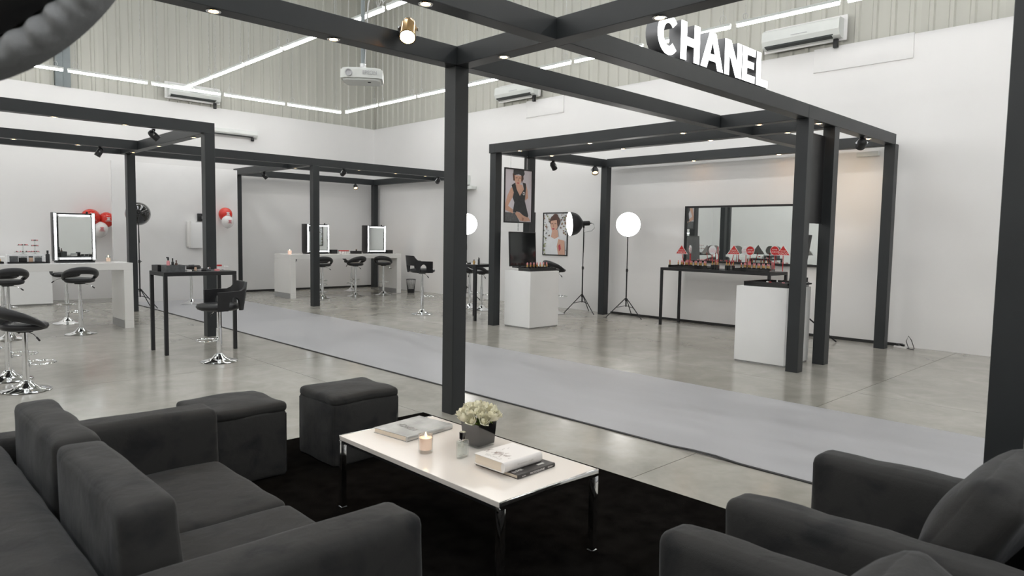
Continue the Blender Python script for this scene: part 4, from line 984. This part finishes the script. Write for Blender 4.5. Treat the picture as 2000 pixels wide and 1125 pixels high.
# ------------------------------------------------------------------ studio lamps
def lamp(label, x, y, hz, yaw, feet, rr=.24, lit=True, dome=None, legr=.42):
    """head at height hz aimed along yaw (0 = +x)"""
    t = thing('studio_lamp', label, 'lamp', (x, y, 0)); d = Vector((math.cos(yaw), math.sin(yaw), -.06)).normalized()
    b = B(); b.cyl((0, 0, .22), (0, 0, .95), .014, seg=10); b.cyl((0, 0, .9), (0, 0, hz-.05), .010, seg=10); b.done('pole', M['blackmetal'], t)
    b = B()
    for z in (.36, .93): b.cyl((0, 0, z-.03), (0, 0, z+.03), .022, seg=10); b.cyl((0, 0, z), (.045, 0, z), .006, seg=6)
    b.done('collar', M['blackp'], t)
    for a in feet:
        c, s = math.cos(a), math.sin(a)
        b = B(); b.cyl((.02*c, .02*s, .38), (legr*c, legr*s, .012), .009, seg=8); b.cyl((.02*c, .02*s, .24), (legr*.45*c, legr*.45*s, .21), .006, seg=6); b.done('leg', M['blackmetal'], t)
    c0 = Vector((0, 0, hz)); k = rr/.24
    b = B(); b.lathe([(.055, .02), (.062, .03), (.11*k, .06), (.172*k, .11), (.212*k, .17), (.235*k, .25), (rr, .30), (rr, .305), (.232*k, .30), (.20*k, .18), (.05, .08), (.05, .02)], 36, c0, d); hd = b.done('reflector', M['blackmetal'] if lit else M['blackgloss'], t, smooth=60)
    b = B(); b.lathe([(0, .315), (rr*.6, .313), (rr*.97, .302), (rr*.97, .29), (0, .29)], 30, c0, d); b.done('diffuser', M['studio'] if lit else M['whbal'], hd, smooth=60)
    b = B(); b.lathe([(0, -.12), (.045, -.12), (.05, -.10), (.05, .03), (0, .03)], 16, c0, d); b.cyl(c0-d*.12, c0-d*.16, .012, seg=8); b.done('lamp_body', M['blackp'], t)
    b = B(); b.cyl((0, 0, hz-.09), (0, 0, hz-.03), .018, seg=10); b.done('bracket', M['blackp'], t)
    b = B(); e = c0-d*.15; b.tube([e, e-d*.06+Vector((0, 0, -.02)), e-d*.08+Vector((0, 0, -.10)), e-d*.02+Vector((0, 0, -.16)), e+d*.13+Vector((0, 0, -.18)), Vector((.014, 0, hz-.6))], .004); b.done('cable', M['cable'], t)
    return t
toward = lambda x, y: math.atan2(-y, -x)
lamp('round studio lamp with glowing white disc in front of the right wall', 10.98, 8.11, 1.83, toward(11.0, 8.2), [R(262), R(150), R(20)], .235)
lamp('studio lamp seen from the side with its lit reflector facing left', 10.95, 9.20, 1.84, R(147), [R(160), R(255), R(20)], .245)
lamp('studio lamp with glowing disc half hidden by the main pillar', 10.35, 12.18, 1.83, toward(10.3, 11.9), [R(200), R(300), R(60)], .245)
lamp('studio lamp turned away, showing its black dome behind the left post', 4.28, 15.06, 1.90, R(75), [R(170), R(300), R(50)], .235, lit=False)
# black tilted leg of another stand behind the close posts
t = thing('light_stand', 'black tripod stand leg standing behind the close booth posts', 'stand', (10.6, 4.45, 0))
b = B(); b.cyl((0, 0, .3), (0, 0, 1.0), .014, seg=8); b.done('pole', M['blackmetal'], t)
for a in (R(-38), R(82), R(202)):
    b = B(); b.cyl((0, 0, .42), (.52*math.cos(a), .52*math.sin(a), .012), .012, seg=8); b.done('leg', M['blackmetal'], t)

# large round light modifier hanging in at the top left corner
t = thing('studio_softbox', 'large round studio reflector dish with gathered grey fabric rim at the top left corner', 'lamp', (-1.15, 2.75, 0))
base = Vector((-1.15, 2.75, 0)); cen = Vector((.127, 1.767, 2.261))-base; nrm = Vector((.695, .715, -.074)).normalized()
ex = nrm.cross(Vector((0, 0, 1))).normalized(); ey = ex.cross(nrm)
b = B(); n = 1100; rings = []
for (r, off, amp) in ((.392, .010, .000), (.398, -.006, .004), (.414, -.016, .009), (.430, -.016, .008), (.441, -.004, .004), (.447, .02, .002), (.445, .05, .0)):
    ring = []
    for i in range(n):
        a = 2*PI*i/n; w2 = math.sin(66*a+1.8*math.sin(9*a)+40*(r-.41))*.7+.4*math.sin(57*a+2)
        ring.append(b.bm.verts.new(cen+ex*(r*math.cos(a))+ey*(r*math.sin(a))+nrm*(off+amp*w2)))
    rings.append(ring)
for A, Q in zip(rings[:-1], rings[1:]):
    for i in range(n): b.bm.faces.new((A[i], A[(i+1) % n], Q[(i+1) % n], Q[i]))
b.done('fabric_rim', M['greyfab'], t, smooth=180)
b = B(); b.lathe([(.396, -.008), (.36, -.05), (.27, -.10), (.15, -.13), (.05, -.14), (0, -.14)], 64, cen, nrm)
b.done('dome', M['blackp'], t, smooth=180)
b = B(); b.lathe([(.444, .03), (.42, .045), (.3, .05), (0, .05)], 48, cen, nrm); b.done('diffuser', M['greyfab'], t, smooth=180)
b = B(); b.cyl((0, 0, .1), (0, 0, 2.72), .016, seg=10); b.cyl((0, 0, 2.70), cen-nrm*.10, .014, seg=10); b.done('stand_pole', M['blackmetal'], t)
for a in (R(100), R(220), R(340)):
    b = B(); b.cyl((0, 0, .5), (.45*math.cos(a), .45*math.sin(a), .03), .011, seg=8); b.done('leg', M['blackmetal'], t)

# ------------------------------------------------------------------ balloons
def balloon(label, x, y, z, r, m, tm, group=None):
    t = thing('balloon', label, 'balloon', (x, y, z))
    b = B(); b.lathe([(0, r*1.0)]+[(r*math.sin(PI*i/14)*(1-.06*(i/14)), r*math.cos(PI*i/14)*(1 if i < 7 else 1.12)) for i in range(1, 14)]+[(.012, -r*1.12), (.018, -r*1.20), (0, -r*1.18)], 28); o = b.done('skin', m, t, smooth=180)
    for s in (-1, 1):
        b = B(); k = .16*r; b.sweep([(s*k*.55+k*math.cos(R(a))*1.0*(-s if 0 else 1), -math.sqrt(max(0, (r*1.0)**2-(s*k*.55+k*math.cos(R(a)))**2-(k*math.sin(R(a))+.06*r)**2))-.003, k*math.sin(R(a))+.06*r) for a in (range(40, 321, 28) if s > 0 else range(-140, 141, 28))], .010); b.done('print_mark', tm, o)
    text('CHANEL', .20*r, tm, o, (0, -r*.985, -.25*r), basis((1, 0, 0), (0, 0, 1)), .004)
balloon('red balloon above left in the cluster beside the lighted mirror', 4.0, 17.45, 1.80, .20, M['redbal'], M['pink'])
balloon('red balloon on the right of the cluster beside the lighted mirror', 4.31, 17.45, 1.78, .16, M['redbal'], M['whbal'])
balloon('white balloon hanging below the two red ones', 4.16, 17.38, 1.56, .165, M['whbal'], M['pink'])
balloon('red balloon on the wall between two left posts', 6.42, 16.12, 1.95, .155, M['redbal'], M['whbal'])
balloon('white balloon right under the red one between two left posts', 6.38, 15.9, 1.78, .135, M['whbal'], M['pink'])

# ------------------------------------------------------------------ small goods
def boxy(name, label, cat, x, y, z, w_, d_, h, m, rz=0, lid=None, group=None):
    t = thing(name, label, cat, (x, y, z), rz, group)
    b = B(); b.box(-w_/2, w_/2, -d_/2, d_/2, 0, h, .003, 1); b.done('body', m, t)
    b = B(); b.box(-w_/2-.001, w_/2+.001, -d_/2-.001, d_/2+.001, h*.72, h+.002, .002, 1); b.done('lid', lid or m, t)
    return t
def bottle(label, x, y, z, r, h, m, capm, cat='bottle', name='cosmetic_bottle', pump=False):
    t = thing(name, label, cat, (x, y, z))
    b = B(); b.lathe([(0, 0), (r, 0), (r, h*.66), (r*.8, h*.72), (r*.35, h*.76), (r*.35, h*.8), (0, h*.8)], 14); b.done('body', m, t)
    b = B(); b.cyl((0, 0, h*.78), (0, 0, h), r*.5, seg=12)
    if pump: b.box(-r*1.1, r*.3, -r*.25, r*.25, h*.94, h*1.02)
    b.done('cap', capm, t); return t
# left counter
z = 1.035
bottle('slim black bottle on the left counter beside the lighted mirror', 2.24, 12.3, z, .028, .19, M['blackp'], M['blackp'])
t = thing('candle', 'lit candle in a glass on the right end of the left counter', 'candle', (3.06, 12.35, z))
b = B(); b.lathe([(0, 0), (.036, 0), (.038, .095), (.035, .095), (.033, .012), (0, .01)], 20); b.done('glass', M['glass'], t)
b = B(); b.lathe([(0, .012), (.032, .013), (.034, .07), (0, .07)], 16); b.done('wax', M['wax'], t)
b = B(); b.lathe([(0, .078), (.005, .088), (0, .11)], 8); b.done('flame', M['flame'], t)
boxy('display_riser', 'low white display riser on the left counter', 'stand', 2.0, 12.58, z, .46, .2, .125, M['whitemat'])
for i, (x, w_, m, nm) in enumerate(((1.83, .10, 'pgrey', 'dark blue-grey'), (1.94, .10, 'blackp', 'black'), (2.04, .05, 'beige', 'beige'), (2.13, .09, 'pgrey', 'grey'))):
    boxy('makeup_palette', nm+' make-up palette standing open before the white riser', 'palette', x, 12.36, z+.02, w_, .03, .085, M[m], lid=M['brushed'] if i % 2 else M['pgrey'])
tray('flat black tray under the palettes on the left counter', 1.74, 2.22, 12.26, 12.42, z, .02)
tray('flat black tray of gold perfume samples at the left picture edge', 1.35, 1.70, 12.26, 12.42, z, .03)
for i in range(6):
    t = thing('perfume_sample', 'gold perfume sample with dark cap in the tray at the left picture edge', 'bottle', (1.42+.047*i, 12.34, z+.018), 0, 'perfume samples on the left counter')
    b = B(); b.box(-.015, .015, -.012, .012, 0, .05, .003); b.done('bottle', M['gold'], t); b = B(); b.cyl((0, 0, .05), (0, 0, .075), .009, seg=8); b.done('cap', M['blackp'], t)
def cake_stand(label, x, y, z, tiers):
    t = thing('glass_stand', label, 'stand', (x, y, z)); zt = tiers[-1][1]
    b = B(); b.lathe([(0, 0), (.05, 0), (.045, .006), (.008, .012), (.008, zt), (0, zt)], 16); b.done('stem', M['glass'], t)
    for r, h in tiers:
        b = B(); b.lathe([(0, h), (r, h), (r+.004, h+.008), (r-.002, h+.006), (0, h+.004)], 28); b.done('tier', M['glass'], t)
        for k in range(7):
            b = B(); b.lathe([(0, 0), (.009, 0), (.011, .01), (.006, .016), (0, .017)], 7, (r*.75*math.cos(k*.9), r*.75*math.sin(k*.9), h+.006)); b.done('treat', M['phair'] if k % 2 else M['pink'], t)
    return t
cake_stand('tiered glass stand at the left picture edge with brown goods', 1.50, 12.6, z, ((.13, .20), (.09, .31)))
cake_stand('glass tier stand on the white riser, left one', 1.98, 12.57, z+.125, ((.11, .03), (.07, .13)))
cake_stand('glass tier stand on the white riser, beside the black bottle', 2.13, 12.58, z+.125, ((.06, .03), (.05, .12), (.045, .20)))
# high black table by the armchair
z = 1.035
def obox(label, x0, x1, y0, y1, h, m=None):
    t = thing('storage_box', label, 'box', ((x0+x1)/2, (y0+y1)/2, z)); a, c = (x1-x0)/2, (y1-y0)/2; m = m or M['pgrey']
    for q in ((-a, a, -c, -c+.008), (-a, a, c-.008, c), (-a, -a+.008, -c+.008, c-.008), (a-.008, a, -c+.008, c-.008)):
        b = B(); b.box(*q, 0.006, h); b.done('side', m, t)
    b = B(); b.box(-a, a, -c, c, 0, .006); b.done('bottom', m, t); return t
obox('open dark grey box at the front left of the high black table', 2.91, 3.13, 9.16, 9.36, .085)
obox('open black organiser behind the dark grey box on the high table', 2.88, 2.98, 9.40, 9.63, .075, M['blackp'])
bottle('pump bottle with black head standing in the dark grey box', 2.97, 9.28, z+.01, .020, .17, M['pink'], M['blackp'], pump=True)
bottle('slim black bottle standing in the dark grey box', 3.02, 9.27, z+.01, .016, .16, M['blackp'], M['blackp'])
bottle('brown bottle standing in the dark grey box', 3.06, 9.26, z+.01, .016, .135, M['phair'], M['phair'])
boxy('makeup_palette', 'upright black palette on the high black table', 'palette', 3.30, 9.42, z, .075, .02, .075, M['blackp'], R(20), M['pgrey'])
bottle('beige foundation bottle on the high black table', 3.33, 9.36, z, .016, .06, M['beige'], M['phair'])
boxy('tissue_box', 'small grey-white box beside the dark grey organiser', 'box', 3.21, 9.52, z, .10, .06, .055, M['whbal'], R(5), M['greytext'])
for i, (x, y, m, lb) in enumerate(((3.20, 9.22, 'whbal', 'white compact lying'), (3.29, 9.26, 'glass', 'clear round pot'), (3.40, 9.26, 'blackp', 'open black compact'), (3.47, 9.30, 'pgrey', 'grey compact'), (3.50, 9.48, 'blackp', 'flat black palette'), (3.56, 9.24, 'pink', 'small pink blusher'))):
    t = thing('compact', lb+' on the high black table', 'compact', (x, y, z), R(17*i))
    b = B(); b.cyl((0, 0, 0), (0, 0, .014), .034, seg=18); b.done('base', M[m], t); b = B(); b.lathe([(0, .014), (.030, .014), (.033, .018), (.030, .024), (0, .026)], 18); b.done('lid', M[m], t)
for i in range(4):
    t = thing('makeup_brush', 'thin black make-up brush lying among the compacts on the high black table', 'brush', (3.44+.03*i, 9.34+.02*i, z+.03), R(15+22*i), 'brushes on the high black table')
    b = B(); b.cyl((-.07, 0, 0), (.04, 0, 0), .004, .005, seg=6); b.done('handle', M['blackp'], t); b = B(); b.cyl((.04, 0, 0), (.055, 0, 0), .006, seg=6); b.done('ferrule', M['chrome'], t); b = B(); b.lathe([(.006, 0), (.012, .02), (.004, .035), (0, .036)], 8, (.055, 0, 0), (1, 0, 0)); b.done('bristles', M['phair'], t)
boxy('card_box', 'white card box with red lid on the high black table', 'box', 3.66, 9.42, z, .055, .03, .07, M['whbal'], R(8), M['red'])
boxy('card_box', 'plain white card box at the right end of the high table', 'box', 3.72, 9.34, z, .05, .03, .055, M['whbal'], R(8), M['whbal'])
# rear counter goods
z = 1.04
t = thing('candle', 'small candle on the left end of the rear counter', 'candle', (7.68, 15.5, z)); b = B(); b.lathe([(0, 0), (.04, 0), (.042, .09), (0, .088)], 16); b.done('wax', M['wax'], t); b = B(); b.lathe([(0, .09), (.006, .10), (0, .12)], 8); b.done('flame', M['flame'], t)
boxy('storage_box', 'dark blue-black box on the rear counter right of the first mirror', 'box', 8.98, 15.75, z, .16, .12, .10, M['blackp'])
for i in range(4):
    boxy('card_box', 'small white box with red top in the row on the rear counter', 'box', 9.14+.075*i, 15.72, z, .055, .05, .085, M['whbal'], 0, M['red'], 'white boxes on the rear counter')
boxy('storage_box', 'flat black box on the rear counter left of the second mirror', 'box', 9.60, 15.70, z, .26, .14, .07, M['blackp'])
boxy('storage_box', 'dark blue box at the right end of the rear counter', 'box', 10.62, 15.72, z, .17, .14, .09, M['blackp'])
bottle('small gold-capped bottle on the flat black box of the rear counter', 9.56, 15.62, z+.072, .018, .05, M['blackp'], M['gold'])
# narrow black table goods
z = 1.03
for i, (x, y, r, h, m, c_, lb) in enumerate(((8.36, 9.95, .03, .07, 'gold', 'blackp', 'squat amber bottle'), (8.36, 9.62, .022, .085, 'gold', 'blackp', 'gold bottle with black cap'), (8.42, 9.55, .02, .065, 'whbal', 'blackp', 'clear bottle with black cap'), (8.38, 9.50, .02, .115, 'whbal', 'blackp', 'tall white bottle'), (8.36, 9.46+.03, .018, .13, 'blackp', 'blackp', 'tall black bottle'))):
    bottle(lb+' on the narrow black table', x, y, z, r, h, M[m], M[c_])
t = thing('compact', 'flat dark compact on the narrow black table', 'compact', (8.38, 9.78, z)); b = B(); b.cyl((0, 0, 0), (0, 0, .016), .04, seg=16); b.done('base', M['blackp'], t); b = B(); b.cyl((0, 0, .016), (0, 0, .024), .036, seg=16); b.done('lid', M['pgrey'], t)

# waste bin, power strip, cables
t = thing('waste_bin', 'black wire mesh waste bin at the right end of the rear counter', 'bin', (10.98, 15.2, 0))
b = B()
for i in range(30):
    a = 2*PI*i/30; b.cyl((.09*math.cos(a), .09*math.sin(a), .01), (.125*math.cos(a+.12), .125*math.sin(a+.12), .36), .0025, seg=4); b.cyl((.09*math.cos(a), .09*math.sin(a), .01), (.125*math.cos(a-.12), .125*math.sin(a-.12), .36), .0025, seg=4)
b.done('mesh', M['bulbm'], t)
b = B(); b.tube([(.127*math.cos(a), .127*math.sin(a), .36) for a in [2*PI*i/24 for i in range(24)]], .006, True); b.done('rim', M['blackmetal'], t)
b = B(); b.lathe([(0, .0), (.093, 0), (.10, .09), (.097, .09), (.09, .008), (0, .008)], 24); b.done('base', M['blackmetal'], t)
t = thing('power_strip', 'white power strip with black plugs on the floor beside the right booth post', 'power strip', (11.22, 3.28, 0), R(80))
b = B(); b.box(-.09, .09, -.03, .03, 0, .03, .004); b.done('body', M['whbal'], t)
b = B(); b.box(-.05, -.01, -.02, .02, .03, .06, .004); b.box(.03, .07, -.02, .02, .03, .055, .004); b.done('plug', M['blackp'], t)
b = B(); b.tube([(-.09, 0, .012), (-.16, .04, .01), (-.2, .02, .02), (-.17, .05, .14), (-.13, .06, .2), (-.10, .06, .12), (-.14, .05, .01), (-.22, .07, .01)], .006); b.done('cable', M['cable'], t)
b = B(); b.tube([(10.9+.25*math.cos(a*.7)+.03*a, 12.4+.2*math.sin(a*.7)+.03*a, .006) for a in range(0, 14)], .005); tag(b.done('floor_cable', M['cablew']), 'thin white cable coiled on the floor beyond the bar armchair', 'cable')
